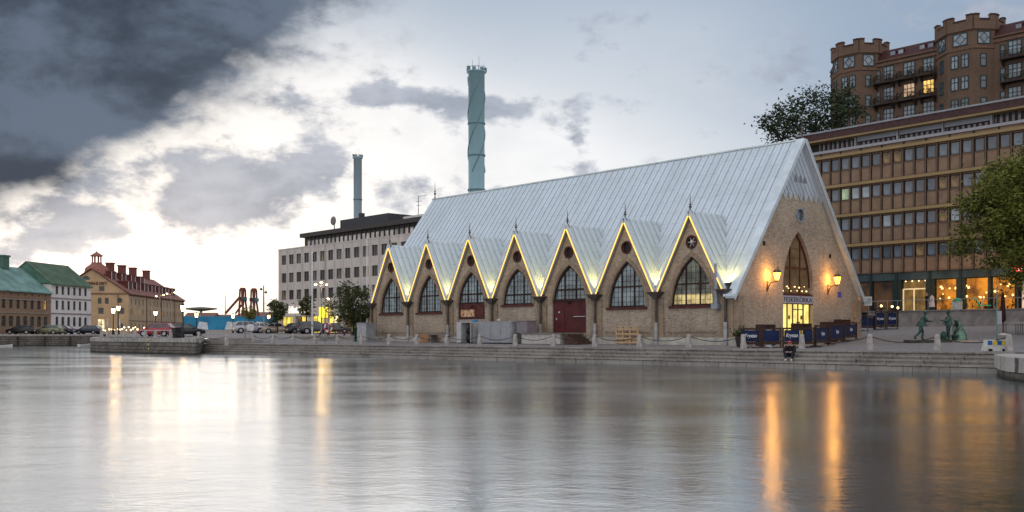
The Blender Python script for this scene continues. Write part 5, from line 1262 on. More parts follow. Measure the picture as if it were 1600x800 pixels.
cn = thing('canopy', 'flat grey disc-shaped canopy roof beyond the blue hoarding', 'canopy', (*to_xy(314, 235), 2.2)); 
m = MB(); m.lathe([(.3, cz(487)), (3.6, cz(484)), (3.8, cz(482)), (1.2, cz(480.5)), (.3, cz(480))], 20); m.v = [(x, y*.8, z) for x, y, z in m.v]; m.obj('roof', mat('canopy_grey', (.20, .21, .19), .6), cn)
MB().tube((0, 0, 0), (0, 0, cz(486)), .35, .3, 8).obj('column', conc, cn)
for px0, px1, pyt, d, c, lab in ((286, 330, 488, 262, (.30, .17, .12), 'low reddish harbour shed behind the canopy'), (332, 372, 491, 270, (.28, .16, .12), 'low brownish harbour shed left of the crane'), (372, 440, 487, 275, (.33, .20, .15), 'low rust coloured harbour shed behind the crane')):
    p, q = to_xy(px0, d), to_xy(px1, d); t = thing('harbour_shed', lab, 'shed', (p.x, p.y, 1.8)); L = (q-p).length; h = at(px0, pyt, d).z-1.8
    m = MB(); m.holed([(0, 0), (L, 0), (L, h*.72), (0, h*.72)], [[(L*(i+.3)/5, h*.35), (L*(i+.7)/5, h*.35), (L*(i+.7)/5, h*.58), (L*(i+.3)/5, h*.58)] for i in range(5)], lambda u, z, dd: (u, dd, z), 0, .3); m.add([(0, 9, 0), (L, 9, 0), (L, 9, h*.72), (0, 9, h*.72)], [(0, 1, 2, 3)]); m.box(.01, .2, .01, 9, 0, h*.72); m.box(L-.2, L-.01, .01, 9, 0, h*.72); m.obj('wall', mat('shed_'+str(px0), c, .8, var=.2), t)
    MB().box(0, L, .3, .35, h*.3, h*.62).obj('window', dpane, t)
    m = MB(); m.prism([(-.4, h*.70), (9.4, h*.70), (4.5, h)], lambda u, q_, dd: (dd, u, q_), -.3, L+.3); m.obj('roof', mat('shed_roof', (.20, .10, .08), .7, var=.2), t)

# ------------------------------------------------------------------ bollards and chains along the quay
bm_ = MB(); bm_.lathe([(.20, -.1), (.195, .30), (.165, .33), (.145, .78), (.10, .86), (.0, .88)], 10); bmesh_ = bm_.mesh('granite_bollard', mat('bollard_stone', (.33, .30, .28), .85, var=.25, scale=4, bump=.3))
def bollard(p, label, group, k=1.0, seed=0):
    o = bpy.data.objects.new('granite_bollard', bmesh_); COL.objects.link(o); o.location = p; rr = random.Random(seed)
    o.scale = (k, k, k); o.rotation_euler = (R(rr.uniform(-1.5, 1.5)), R(rr.uniform(-1.5, 1.5)), rr.uniform(0, 6)); return tag(o, label, 'bollard', group)
chm_ = mat('chain_iron', (.03, .028, .026), .6, .4, .2)
def chain(p, q, sag, label):
    p, q = Vector(p), Vector(q); m = MB(); n = 14; d = q-p
    for i in range(n):
        a, b = i/n, (i+1)/n; m.tube(d*a-Vector((0, 0, 4*sag*a*(1-a))), d*b-Vector((0, 0, 4*sag*b*(1-b))), .022, .022, 5)
    o = m.obj('chain', chm_); o.location = p; return tag(o, label, 'chain', 'chains sagging between bollards')
PXS = [396, 427, 458, 492, 527, 565, 608, 651, 698, 749.5, 805, 864.6, 929, 999, 1076, 1161.7, 1253, 1359, 1465, 1577]
pts = []
for i, px in enumerate(PXS):
    x, y = on_quay(px, 2.9); z = gz(x, y); pts.append((x, y, z))
    bollard((x, y, z), 'pale granite bollard in the chained row along the lower quay', 'bollards along the lower quay', .94, i)
for a, b in zip(pts, pts[1:]): chain((a[0], a[1], a[2]+.72), (b[0], b[1], b[2]+.72), .32, 'black iron chain sagging between two bollards of the lower quay')
up = []
for i, px in enumerate((159, 168, 182, 195, 211, 227, 243, 267, 311, 354)):
    x, y = on_quay(px, -1.9); z = gz(x, y); up.append((x, y, z)); bollard((x, y, z), 'grey stone bollard along the edge of the bastion', 'bollards along the bastion', .92, 40+i)
for a, b in zip(up[-3:], up[-2:]): chain((a[0], a[1], a[2]+.70), (b[0], b[1], b[2]+.70), .34, 'black iron chain sagging between two bollards of the bastion')
x, y = on_quay(1171, 5.0); bollard((x, y, gz(x, y)), 'granite post close beside the left end of the blue screens', None, 1.12, 77)
x, y = on_quay(1201, 4.4); t = thing('water_post', 'white metal bollard with round cap before the blue screens', 'bollard', (x, y, gz(x, y)))
MB().lathe([(.20, 0), (.17, .25), (.15, .95)], 12).obj('post', mat('white_enamel', (.55, .56, .60), .4, var=.1), t); MB().lathe([(.19, .95), (.20, 1.02), (.10, 1.10), (.0, 1.12)], 12).obj('cap', MATS['white_enamel'], t)
x, y = on_quay(276, -1.2); t = thing('utility_box', 'square black utility box among the bastion bollards', 'utility box', (x, y, gz(x, y)), QROT)
MB().box(-.33, .33, -.3, .3, -.05, .95).obj('box', mat('box_black', (.025, .025, .028), .6), t); MB().box(-.37, .37, -.34, .34, .95, 1.0).obj('lid', MATS['box_black'], t)
for i, px in enumerate((233, 259)):
    x, y = on_quay(px, .6+i*.4); t = thing('cafe_table', ('left' if i == 0 else 'right')+' one of the two white tables with crossed legs on the bastion', 'table', (x, y, gz(x, y)), QROT, 'white tables on the bastion')
    MB().box(-1.1, 1.1, -.4, .4, .72, .77).obj('tabletop', mat('table_white', (.66, .64, .62), .6, var=.08), t)
    for a in (-.8, .8):
        for s_ in (-1, 1): MB().bar((a, s_*.35, 0), (a, -s_*.35, .72), .05, .05).obj('leg', MATS['lamp_grey'], t)

# terrace of the warehouse restaurant: small lights and folded parasols
p = to_xy(142, 205); t = thing('string_lights', 'row of tiny warm lights over the warehouse terrace', 'string lights', (p.x, p.y, 2.2)); m = MB(); c = MB(); rr = random.Random(8)
q = to_xy(240, 190)-p
for i in range(30): f = i/29; x, y, z = q.x*f, q.y*f, .85+rr.uniform(-.25, .5); m.ball((x, y, z), rr.uniform(.09, .17), 6); c.tube((x, y, z), (q.x*min(1, f+1/29), q.y*min(1, f+1/29), 1.0), .02, .02, 4)
m.obj('bulbs', glow_mat('terrace_bulb', (1, .72, .36), 7), t); c.obj('cable', lead, t)
lamp('terrace_light', (3, 4, 2.5), 260, (1, .62, .25), .6, t); lamp('terrace_light', (9, 2, 2.5), 160, (1, .62, .25), .6, t)
def parasol(p, label, col, h, z0=0.0):
    t = thing('folded_parasol', label, 'parasol', p)
    MB().tube((0, 0, 0), (0, 0, h), .035, .03, 6).obj('pole', lead, t); MB().lathe([(.03, h*.28), (.2, h*.34), (.16, h*.6), (.11, h*.86), (.03, h)], 9).obj('canopy', col, t); MB().lathe([(.28, 0), (.28, .1), (.06, .14)], 10).obj('base', conc, t)
for px, lab in ((187, 'white folded parasol on the terrace, near the lamp pair'), (168, 'white folded parasol at the left of the warehouse terrace')): v = to_xy(px, 196); parasol((v.x, v.y, gz(v.x, v.y)), lab, mat('parasol_white', (.62, .58, .54), .8), 3.0)

# boats under the far wall
for px, d, lab, rz, cl_m in ((4, 133, 'small white boat moored at the left edge below the far wall', 50, wht), (134, 148, 'small pale boat moored where the far wall meets the bastion', 62, wht)):
    v = to_xy(px, d); t = thing('rowing_boat', lab, 'boat', (v.x, v.y, WATER), R(rz))
    m = MB(); rg = [(-2.0, .55, .5), (-1, .75, .45), (.5, .72, .5), (1.6, .4, .62), (2.1, .05, .75)]; vs = []
    for x, w_, z in rg: vs += [(x, -w_, z), (x, -w_*.55, -.15), (x, w_*.55, -.15), (x, w_, z)]
    m.add(vs, [(i*4+j, i*4+j+1, i*4+5+j, i*4+4+j) for i in range(4) for j in range(3)]+[(0, 3, 2, 1)]); m.obj('hull', cl_m, t)
    t.scale = (.62, .62, .62)
    for x in (-1.0, .4): MB().box(x-.14, x+.14, -.66, .66, .30, .35).obj('thwart', mat('boat_wood', (.2, .12, .07), .7), t)

# ------------------------------------------------------------------ things along the hall's long wall
def hall_y(px): s_ = (355-(px-800))/((px-800)+1420); return 62*s_/math.cos(CA)
def by_wall(px, off): y = hall_y(px); p = C0+CL*y-CB*off; return (p.x, p.y, gz(p.x, p.y))
steel = mat('cabinet_steel', (.30, .31, .325), .5, .3, .2, 2.0); greyp = mat('grey_panel', (.36, .35, .36), .6, .1, .15)
t = thing('switch_cabinet', 'grey metal switch cabinet standing at the far end of the hall', 'cabinet', by_wall(597, 1.7), CANG); MB().box(-.5, .4, -.75, .75, 0, 1.6).obj('case', steel, t); MB().box(-.54, .44, -.8, .8, 1.6, 1.68).obj('lid', steel, t); MB().box(-.52, -.49, .02, .7, .1, 1.5).box(-.52, -.49, -.7, -.02, .1, 1.5).obj('door', greyp, t)
t = thing('post', 'short dark green post beside the switch cabinet', 'post', by_wall(583, 1.9)); MB().lathe([(.12, 0), (.12, 1.2), (.14, 1.2), (.14, 1.3), (.03, 1.36)], 10).obj('shaft', mat('post_green', (.015, .09, .05), .5), t); MB().lathe([(.17, 0), (.17, .12)], 10).obj('foot', MATS['post_green'], t)
pine = mat('pale_pine', (.50, .33, .19), .8, var=.2, scale=3, stretch=(1, 8, 1)); orangew = mat('orange_wood', (.42, .20, .10), .8, var=.2)
def pallet(p, rz, tilt, wood, label, n=1, lie=True):
    t = thing('pallet', label, 'pallet', p, rz)
    for k in range(n):
        o = MB(); z = k*.16
        for i in range(6): a = i*.205; o.box(-.6, .6, -.6+a, -.6+a+.15, z+.12, z+.142)
        o = o.obj('deck', wood, t); b = MB()
        for x in (-.5, 0, .5): b.box(x-.06, x+.06, -.6, .58, z+.025, z+.118); b.box(x-.07, x+.07, -.6, .58, z, z+.022)
        b = b.obj('bearer', wood, t)
        if not lie:
            for q in (o, b): q.rotation_euler = (0, R(tilt), 0); q.location = (-.15, 0, .62)
    return t
pallet(by_wall(685, 1.0), CANG, 0, orangew, 'stack of orange wooden pallets near the second gable from the far end', 4)
t = thing('pallet', 'pale wooden pallet leaning upright against the hall wall', 'pallet', by_wall(989, .55), CANG)
o = MB()
for z in (.08, .36, .66, .98): o.box(-.14, -.115, -.98, .98, z, z+.11)
o.box(-.15, .03, -1.0, 1.0, 1.2, 1.24); o.obj('slats', pine, t); o = MB()
for y in (-.95, -.3, .35, .92): o.box(-.11, .0, y-.05, y+.05, 0, 1.2)
o.obj('bearers', pine, t); o = MB(); o.box(.005, .02, -.9, .9, .1, .3).box(.005, .02, -.9, .9, .6, .8); o.obj('back_slats', pine, t)
t = thing('loading_bench', 'long grey bench below the shuttered doorway', 'bench', by_wall(722, 1.6), CANG); MB().box(-.4, .4, -1.9, 1.9, .62, .78).obj('top', mat('weathered_wood', (.20, .175, .16), .85, var=.25, stretch=(1, .2, 1)), t)
for y in (-1.75, 1.75): MB().box(-.35, .35, y-.07, y+.07, 0, .62).obj('leg', MATS['weathered_wood'], t)
t = thing('notice_board', 'small blue and white notice on the grey doorway panel', 'notice', by_wall(741.5, .0), CANG); t.location.z = 0; MB().box(.02, .06, -.28, .28, 2.85, 3.30).obj('blue_half', mat('notice_blue', (.03, .22, .42), .6), t); MB().box(.02, .06, -.28, .28, 2.35, 2.84).obj('white_half', wht, t); t.location += Vector((0, 0, .0)); 
t = thing('poster', 'bright orange food poster on the shuttered doorway', 'poster', by_wall(729.5, 0), CANG); t.location.z = 0
def poster_mat():
    m = bpy.data.materials.new('poster_print'); m.use_nodes = True; tt = m.node_tree; b = NB(tt); p = tt.nodes['Principled BSDF']; p.inputs['Roughness'].default_value = .4
    tcn = b.n('ShaderNodeTexCoord'); n1 = b.noise(tcn.outputs['Object'], 3.2, 3, .6); n2 = b.noise(tcn.outputs['Object'], 7, 2, .5)
    c = b.mix(b.ss(n1, .45, .55), (.40, .10, .03), (.55, .28, .07)); c = b.mix(b.ss(n2, .52, .6), c, (.65, .55, .42)); c = b.mix(b.ss(n1, .34, .40, 1, 0), c, (.06, .03, .02)); b.put(c, p.inputs['Base Color']); return m
MB().box(.08, .097, -.86, .86, 3.55, 4.15).obj('print', poster_mat(), t); MB().box(.07, .098, -.9, .9, 4.15, 4.2).box(.07, .098, -.9, .9, 3.5, 3.55).obj('frame', dkwood, t)
corr = mat('shutter_grey', (.34, .345, .36), .55, .2, .12, 1.5)
t = thing('storage_container', 'long low grey storage container with slatted doors against the hall', 'container', by_wall(808, 1.7), CANG); m = MB(); 
m.box(-.6, .8, -1.9, 1.9, .05, 1.6); m.obj('case', greyp, t)
for a, b_ in ((-1.85, -.75), (-.72, .40), (.43, 1.85)):
    d = MB(); 
    for i in range(12): d.box(-.66, -.60, a, b_, .08+i*.126, .08+i*.126+.112)
    d.obj('door', corr, t)
MB().box(-.66, .85, -1.95, 1.95, 1.6, 1.66).obj('lid', greyp, t)
t = thing('storage_container', 'open grey locker with its door ajar and black sacks inside', 'container', by_wall(762, 1.8), CANG); m = MB(); m.box(-.5, .8, .55, 1.1, .05, 1.6).box(.7, .8, -.9, .55, .05, 1.6).box(-.5, .8, -.95, -.88, .05, 1.6).box(-.5, .8, -.95, 1.1, 1.6, 1.65); m.obj('case', mat('pale_locker', (.46, .45, .45), .6, var=.1), t)
MB().bar((-.5, -.92, .83), (-1.0, -1.2, .83), .05, 1.5).obj('door', greyp, t)
t2 = thing('rubbish_sacks', 'black rubbish sacks heaped inside the open locker', 'sacks', by_wall(763, 1.8), CANG); m = MB().ball((-.1, -.1, .35), .42, 10, 0, (1, 1, .9)).ball((.1, .2, .95), .36, 9, 0, (1, 1, .9)).ball((-.05, -.45, .8), .34, 9); m.obj('sack', mat('sack_black', (.012, .012, .013), .35, var=.2), t2)
t = thing('crate_box', 'mauve grey box on the loading deck beside the red gate', 'box', Vector(by_wall(847, 1.6))+Vector((0, 0, .82)), CANG); MB().box(-.5, .5, -.55, .55, 0, .85).obj('case', mat('mauve_grey', (.22, .19, .20), .7, var=.1), t); MB().box(-.54, .54, -.59, .59, .85, .9).obj('lid', MATS['mauve_grey'], t)
t = thing('loading_deck', 'timber loading deck before the red gate with pale sides', 'deck', by_wall(878, 1.2), CANG); m = MB()
for i in range(7): m.box(-1.1, 1.1, -2.3+i*.63, -2.3+i*.63+.60, .72, .80)
m.obj('planks', MATS['weathered_wood'], t); MB().box(-1.0, 1.0, -2.0, 2.0, 0, .70).obj('pale_side', mat('pale_block', (.46, .43, .39), .85, var=.15), t)
for i in range(4): MB().box(-.9, .6, -2.35-(i+1)*.32, -2.35-i*.32, 0, .70-i*.17).obj('step', mat('brown_timber', (.08, .045, .035), .8, var=.2), t)
t = thing('planter', 'dark planter with a small shrub at the hall corner', 'planter', by_wall(1158, 1.2), CANG); t.location = (*to_xy(1158, 59.5), gz(*to_xy(1158, 59.5))); MB().lathe([(.25, 0), (.36, .55), (.38, .6), (.32, .6)], 12).obj('pot', mat('pot_dark', (.05, .045, .04), .7), t)
def shrub(t, z, r, n, m_, sd):
    rr = random.Random(sd); m = MB()
    for i in range(n): p = Vector((rr.gauss(0, r*.5), rr.gauss(0, r*.5), z+abs(rr.gauss(0, r*.5)))); m.bar(p, p+Vector((rr.uniform(-.1, .1), rr.uniform(-.1, .1), .1)), .07, .012)
    m.obj('foliage', m_, t)
shrub(t, .6, .45, 260, MATS['dark_leaf'], 1)
for px, off, z, lab in ((791, -.0, 4.0, 'x'),):
    t = thing('wall_box', 'small white box fixed to the wall under the short window', 'wall box', by_wall(781, 0), CANG); t.location.z = 0; MB().box(-.14, -.0, -.16, .16, 2.95, 3.35).obj('case', wht, t); MB().box(-.16, -.14, -.1, .1, 3.05, 3.2).obj('panel', lead, t)

# ------------------------------------------------------------------ picnic tables, life ring, signs on the left
picw = mat('picnic_brown', (.13, .05, .035), .7, var=.2)
def picnic(px, d, label):
    b = ground_at(px, d); t = thing('picnic_table', label, 'picnic table', b, QROT, 'picnic tables under the tree'); m = MB()
    for i in range(5): m.box(-1.0, 1.0, -.38+i*.155, -.38+i*.155+.14, .72, .76)
    m.obj('tabletop', picw, t)
    for s_ in (-1, 1):
        MB().box(-1.0, 1.0, s_*.72-.14, s_*.72+.14, .42, .46).obj('bench', picw, t)
        f = MB(); x = s_*.72; f.bar((x, -.75, 0), (x, -.28, .72), .05, .1); f.bar((x, .75, 0), (x, .28, .72), .05, .1); f.bar((x, -.8, .38), (x, .8, .38), .05, .1); f.obj('trestle', picw, t)
for px, d, lab in ((513, 112, 'reddish brown picnic table, leftmost by the life ring'), (538, 111, 'reddish brown picnic table just left of the bushy tree'), (562, 113, 'reddish brown picnic table just right of the bushy tree'), (579, 112, 'reddish brown picnic table at the end of the hall')): picnic(px, d, lab)
x, y = on_quay(508, 4.2); b = (x, y, gz(x, y)); t = thing('life_ring_stand', 'red and white life ring on a thin post by the quay', 'life ring', b)
MB().tube((0, 0, -.1), (0, 0, 8.6), .05, .04, 8).obj('post', MATS['lamp_grey'], t)
m = MB()
for i in range(24): a, c = 2*math.pi*i/24, 2*math.pi*(i+1)/24; m.tube((.3+.30*math.cos(a), -.12, 1.35+.36*math.sin(a)), (.3+.30*math.cos(c), -.12, 1.35+.36*math.sin(c)), .075, .075, 7, 1 if (i//3) % 2 else 0)
m.obj('ring', [mat('ring_red', (.55, .05, .05), .5), mat('ring_white', (.7, .66, .64), .5)], t)
x, y = on_quay(388, 4.5); t = thing('notice_sign', 'white notice sign with a black mark on a thin post by the stairs', 'sign', (x, y, gz(x, y)), 0); MB().tube((-.3, 0, 0), (-.3, 0, 1.45), .03, .03, 6).obj('post', lead, t); MB().box(-.08, .5, -.03, .0, .75, 1.35).obj('board', wht, t); MB().bar((.0, -.036, .85), (.4, -.036, 1.25), .05, .008).obj('mark', lead, t)

# ------------------------------------------------------------------ terrace screens before the entrance
navy = mat('navy_canvas', (.009, .017, .06), .65, var=.35, scale=1.2); scrw = mat('screen_wood', (.05, .026, .02), .7, var=.25); lettw = mat('letter_white', (.62, .62, .66), .6, var=.05)
def screen(a, b_, za, zb, h, word, label, group):
    a, b_ = Vector(a), Vector(b_); L = (b_-a).length; t = thing('canvas_screen', label, 'screen', (a.x, a.y, (za+zb)/2), math.atan2(b_.y-a.y, b_.x-a.x), group)
    f = MB(); f.box(0, L, -.05, .05, h-.1, h); f.box(0, L, -.05, .05, .20, .34); f.box(0, .09, -.06, .06, 0, h); f.box(L-.09, L, -.06, .06, 0, h); f.box(.0, .5, -.3, .3, -.02, .05) ; f.box(L-.5, L, -.3, .3, -.02, .05); f.obj('frame', scrw, t)
    c = MB(); n = 8; vs = []
    for i in range(n+1):
        for j in range(5): u, q = i/n, j/4; vs.append((.11+(L-.22)*u, -.02-.03*math.sin(u*math.pi)*math.sin(q*math.pi*1.2+.3), .36+(h-.5)*q))
    c.add(vs, [(i*5+j, i*5+5+j, i*5+6+j, i*5+1+j) for i in range(n) for j in range(4)], 0, True); c = c.obj('canvas', navy, t)
    if word: lettering(word, .30, lambda x, y, z: (L/2+x, -.062+z*.5, .36+(h-.5)*.52+y), lettw, c, .006, .006, .25, width=min(.86, L*.62))
def line(px0, d0, px1, d1, cuts, h, words, labs, group):
    A, B_ = to_xy(px0, d0), to_xy(px1, d1)
    for (f0, f1), wd, lab in zip(cuts, words, labs):
        p, q = A.lerp(B_, f0), A.lerp(B_, f1); screen(p, q, gz(*p), gz(*q), h, wd, lab, group)
gname = 'navy canvas terrace screens'
line(1157, 58.3, 1273, 56.8, ((0, .28), (.29, .56), (.57, .83), (.84, 1)), 1.15, ('Krystan', '', 'Krystan', ''), ('navy canvas screen with white lettering, leftmost before the entrance', 'plain navy canvas screen right behind the white metal bollard', 'navy canvas screen with white lettering left of the corner', 'narrow plain navy screen at the corner of the enclosure'), gname)
line(1274, 56.9, 1338, 68.5, ((0, .28), (.30, .64), (.66, 1)), 1.22, ('Krystan', 'Krystan', 'Krystan'), ('lettered navy screen just round the corner of the enclosure', 'lettered navy screen in the middle of the receding side', 'lettered navy screen at the rear beside the terracotta pot'), gname)
line(1342, 77, 1366, 80, ((0, 1),), 1.2, ('',), ('dark plain screen behind the terracotta pot',), gname); line(1367, 79.5, 1403, 79, ((0, .48), (.5, 1)), 1.45, ('Krystan', 'Krystan'), ('left lettered screen of the rear pair by the terrace', 'right lettered screen of the rear pair by the terrace'), gname)
for px, d, w_, lab in ((1194, 61, 1.2, 'dark timber bench behind the leftmost screens'), (1250, 62.5, 1.4, 'dark timber bench before the lit doors'), (1293, 66, 1.2, 'dark timber bench right of the lit doors'), (1314, 70, 1.2, 'dark timber bench under the right wall lantern')):
    v = to_xy(px, d); t = thing('timber_bench', lab, 'bench', (v.x, v.y, gz(*v)), CANG+R(0), 'timber benches inside the screens')
    MB().box(-w_/2, w_/2, .1, .18, .85, 1.3).obj('backrest', scrw, t); MB().box(-w_/2, w_/2, -.4, .12, .42, .48).obj('seat', scrw, t)
    for s_ in (-1, 1): MB().box(s_*w_/2-.05, s_*w_/2+.05, -.38, .18, 0, 1.3 if s_ else 1).obj('leg', scrw, t)
v = to_xy(1330, 72.5); t = thing('flower_pot', 'large terracotta pot with pale flowers at the hall corner', 'flower pot', (v.x, v.y, gz(*v))); MB().lathe([(.28, 0), (.44, .7), (.50, .72), (.50, .86), (.4, .86)], 16).obj('pot', mat('terracotta', (.20, .075, .045), .75, var=.25), t); shrub(t, .86, .55, 300, leafo, 3)
m = MB(); rr = random.Random(6)
for i in range(26): m.ball((rr.gauss(0, .28), rr.gauss(0, .28), 1.05+rr.random()*.25), .045, 6)
m.obj('flowers', mat('petal_pale', (.55, .42, .36), .7), t)
v = to_xy(1356, 76); t = thing('prohibition_sign', 'white square sign with a crossed black circle behind the screens', 'sign', (v.x, v.y, gz(*v))); MB().tube((0, .03, 0), (0, .03, 2.3), .035, .035, 6).obj('post', lead, t); hz_ = E+(HZ-470.5)*76/F-gz(*v); MB().box(-.30, .30, -.03, 0, hz_-.34, hz_+.34).obj('board', mat('sign_board', (.62, .60, .58), .6, var=.05), t)
m = MB()
for i in range(20): a, c = 2*math.pi*i/20, 2*math.pi*(i+1)/20; m.bar((.2*math.cos(a), -.036, hz_+.2*math.sin(a)), (.2*math.cos(c), -.036, hz_+.2*math.sin(c)), .012, .05, up=(0, 1, 0))
m.bar((-.2, -.036, hz_-.22), (.2, -.036, hz_+.22), .012, .05, up=(0, 1, 0)); m.bar((-.1, -.036, hz_-.02), (.1, -.036, hz_-.02), .012, .1, up=(0, 1, 0)); m.obj('symbol', mat('sign_black', (.02, .02, .03)), t)
# candles on the rear terrace tables
for i, (px, py, d, lab) in enumerate(((1377, 478, 82, 'small lit candle lamp, left one behind the rear screens'), (1394, 479, 83, 'small lit candle lamp, middle one behind the rear screens'), (1403, 481, 84, 'small lit candle lamp, right one near the terrace end'))):
    p = at(px, py, d); g_ = gz(p.x, p.y); t = thing('table_lamp', lab, 'lamp', (p.x, p.y, g_), 0, 'candle lamps behind the rear screens'); h = p.z-g_
    MB().lathe([(.3, 0), (.06, .05), (.05, h-.25), (.35, h-.25), (.35, h-.2)], 10).obj('stand', scrw, t); MB().ball((0, 0, h), .10, 8).obj('flame', MATS['warm_bulb'], t)

# ------------------------------------------------------------------ right plaza: barricade, pole, parasol, tables, bin
x, y = on_quay(1556, 3.1); t = thing('road_barrier', 'pale plastic barrier foot with blue and yellow stripes', 'barrier', (x, y, gz(x, y)), R(-6))
MB().prism([(-.62, 0), (.62, 0), (.5, .55), (-.5, .55)], lambda u, q, d: (u, d, q), -.2, .2).obj('body', mat('barrier_white', (.50, .49, .46), .7, var=.15), t)
for i in range(4): MB().box(-.44+i*.22, -.44+i*.22+.2, -.215, -.2, .30, .50).obj('stripe', mat('stripe_yellow', (.65, .48, .06), .6) if i % 2 else mat('stripe_blue', (.02, .09, .32), .6), t)
for s_ in (-.32, .32): MB().box(s_-.09, s_+.09, -.22, .22, -.01, .11).obj('foot', MATS['tyre'], t)
v = to_xy(1558, 53.5); t = thing('sign_pole', 'thin green steel pole with a small box behind the barrier', 'pole', (v.x, v.y, gz(*v))); h = at(1558, 447, 53.5).z-gz(*v); MB().tube((0, 0, 0), (0, 0, h), .045, .04, 8).obj('pole', mat('green_steel', (.10, .22, .19), .5, .3), t); MB().box(-.02, .22, -.06, .06, 1.2, 1.9).obj('box', steel, t)
v = to_xy(1567, 66); parasol((v.x, v.y, gz(*v)), 'dark folded parasol standing on the right plaza', mat('parasol_dark', (.035, .012, .012), .8), at(1567, 455, 66).z-gz(*v))
for px, d, lab in ((1583, 67, 'grey outdoor table behind the dark parasol'), (1602, 66, 'grey outdoor table cut by the right edge')):
    v = to_xy(px, d); t = thing('outdoor_table', lab, 'table', (v.x, v.y, gz(*v)), R(-15), 'grey tables on the right plaza'); MB().box(-.6, .6, -.4, .4, .72, .76).obj('tabletop', greyp, t)
    for a in (-.5, .5):
        for c in (-.32, .32): MB().tube((a, c, 0), (a, c, .72), .025, .025, 6).obj('leg', lead, t)
p_ = OP+OL*(ot(1512)-.6)-OB*3.3; t = thing('waste_bin', 'white waste bin with a green lid on the terrace', 'bin', (p_.x, p_.y, 4.262), math.atan2(OB.y, OB.x)); MB().prism([(-.28, 0), (.28, 0), (.36, .85), (-.36, .85)], lambda u, q, d: (u, d, q), -.32, .32).obj('body', mat('bin_white', (.5, .5, .48), .6), t); MB().lathe([(.42, .85), (.40, .95), (.25, 1.1), (.03, 1.18)], 12).obj('lid', mat('bin_green', (.02, .28, .12), .5), t)
# green reflection at the restaurant front, modelled as a solid rail
gr = thing('handrail', 'bright green handrail modelled as a solid rail before the restaurant window', 'handrail', (OP.x, OP.y, 0), math.atan2(OB.y, OB.x)); m = MB(); m.path([(-1.0, ot(1512)-1, 5.55), (-1.0, ot(1536), 5.1), (-1.0, ot(1540), 4.75), (-1.0, ot(1556), 4.75)], .05, 6); m.tube((-1, ot(1536), 4.27), (-1, ot(1536), 5.1), .03, .03, 6); m.tube((-1, ot(1520), 4.27), (-1, ot(1520), 5.4), .03, .03, 6); m.obj('rail', mat('green_reflection', (.05, .42, .22), .4), gr)

# ------------------------------------------------------------------ people and statues
def skin(joints, edges, rad, sub=2):
    """grow one continuous surface over a posed skeleton"""
    me = bpy.data.meshes.new('figure'); names = list(joints); me.from_pydata([joints[n] for n in names], [(names.index(a), names.index(b)) for a, b in edges], [])
    o = bpy.data.objects.new('figure', me); COL.objects.link(o); o.modifiers.new('skin', 'SKIN')
    if not me.skin_vertices: pass
    for i, n in enumerate(names):
        r = rad[n]; r = (r, r) if not isinstance(r, tuple) else r
        me.skin_vertices[0].data[i].radius = r; me.skin_vertices[0].data[i].use_root = (n == 'hip')
    s_ = o.modifiers.new('sub', 'SUBSURF'); s_.levels = sub; s_.render_levels = sub
    dg = bpy.context.evaluated_depsgraph_get(); dg.update(); ev = bpy.data.meshes.new_from_object(o.evaluated_get(dg))
    vs = [tuple(v.co) for v in ev.vertices]; fs = [tuple(p.vertices) for p in ev.polygons]
    bpy.data.objects.remove(o); bpy.data.meshes.remove(me); bpy.data.meshes.remove(ev); return vs, fs
EDG = [('hip', 'belly'), ('belly', 'chest'), ('chest', 'neck'), ('neck', 'head'), ('head', 'crown'), ('chest', 'shL'), ('shL', 'elL'), ('elL', 'wrL'), ('wrL', 'haL'), ('chest', 'shR'), ('shR', 'elR'), ('elR', 'wrR'), ('wrR', 'haR'),
       ('hip', 'thL'), ('thL', 'knL'), ('knL', 'anL'), ('anL', 'toL'), ('hip', 'thR'), ('thR', 'knR'), ('knR', 'anR'), ('anR', 'toR')]
for s_ in 'LR':
    for k in 'abcd': EDG.append(('ha'+s_, 'f'+k+s_))
    EDG.append(('wr'+s_, 'tb'+s_))
RAD = dict(hip=(.155, .12), belly=(.15, .11), chest=(.17, .125), neck=.055, head=(.085, .10), crown=(.075, .085))
for s_ in 'LR': 
    RAD.update({'sh'+s_: .075, 'el'+s_: .05, 'wr'+s_: .034, 'ha'+s_: (.042, .022), 'th'+s_: .095, 'kn'+s_: .065, 'an'+s_: .045, 'to'+s_: (.04, .03), 'tb'+s_: .011})
    for k in 'abcd': RAD['f'+k+s_] = .0095
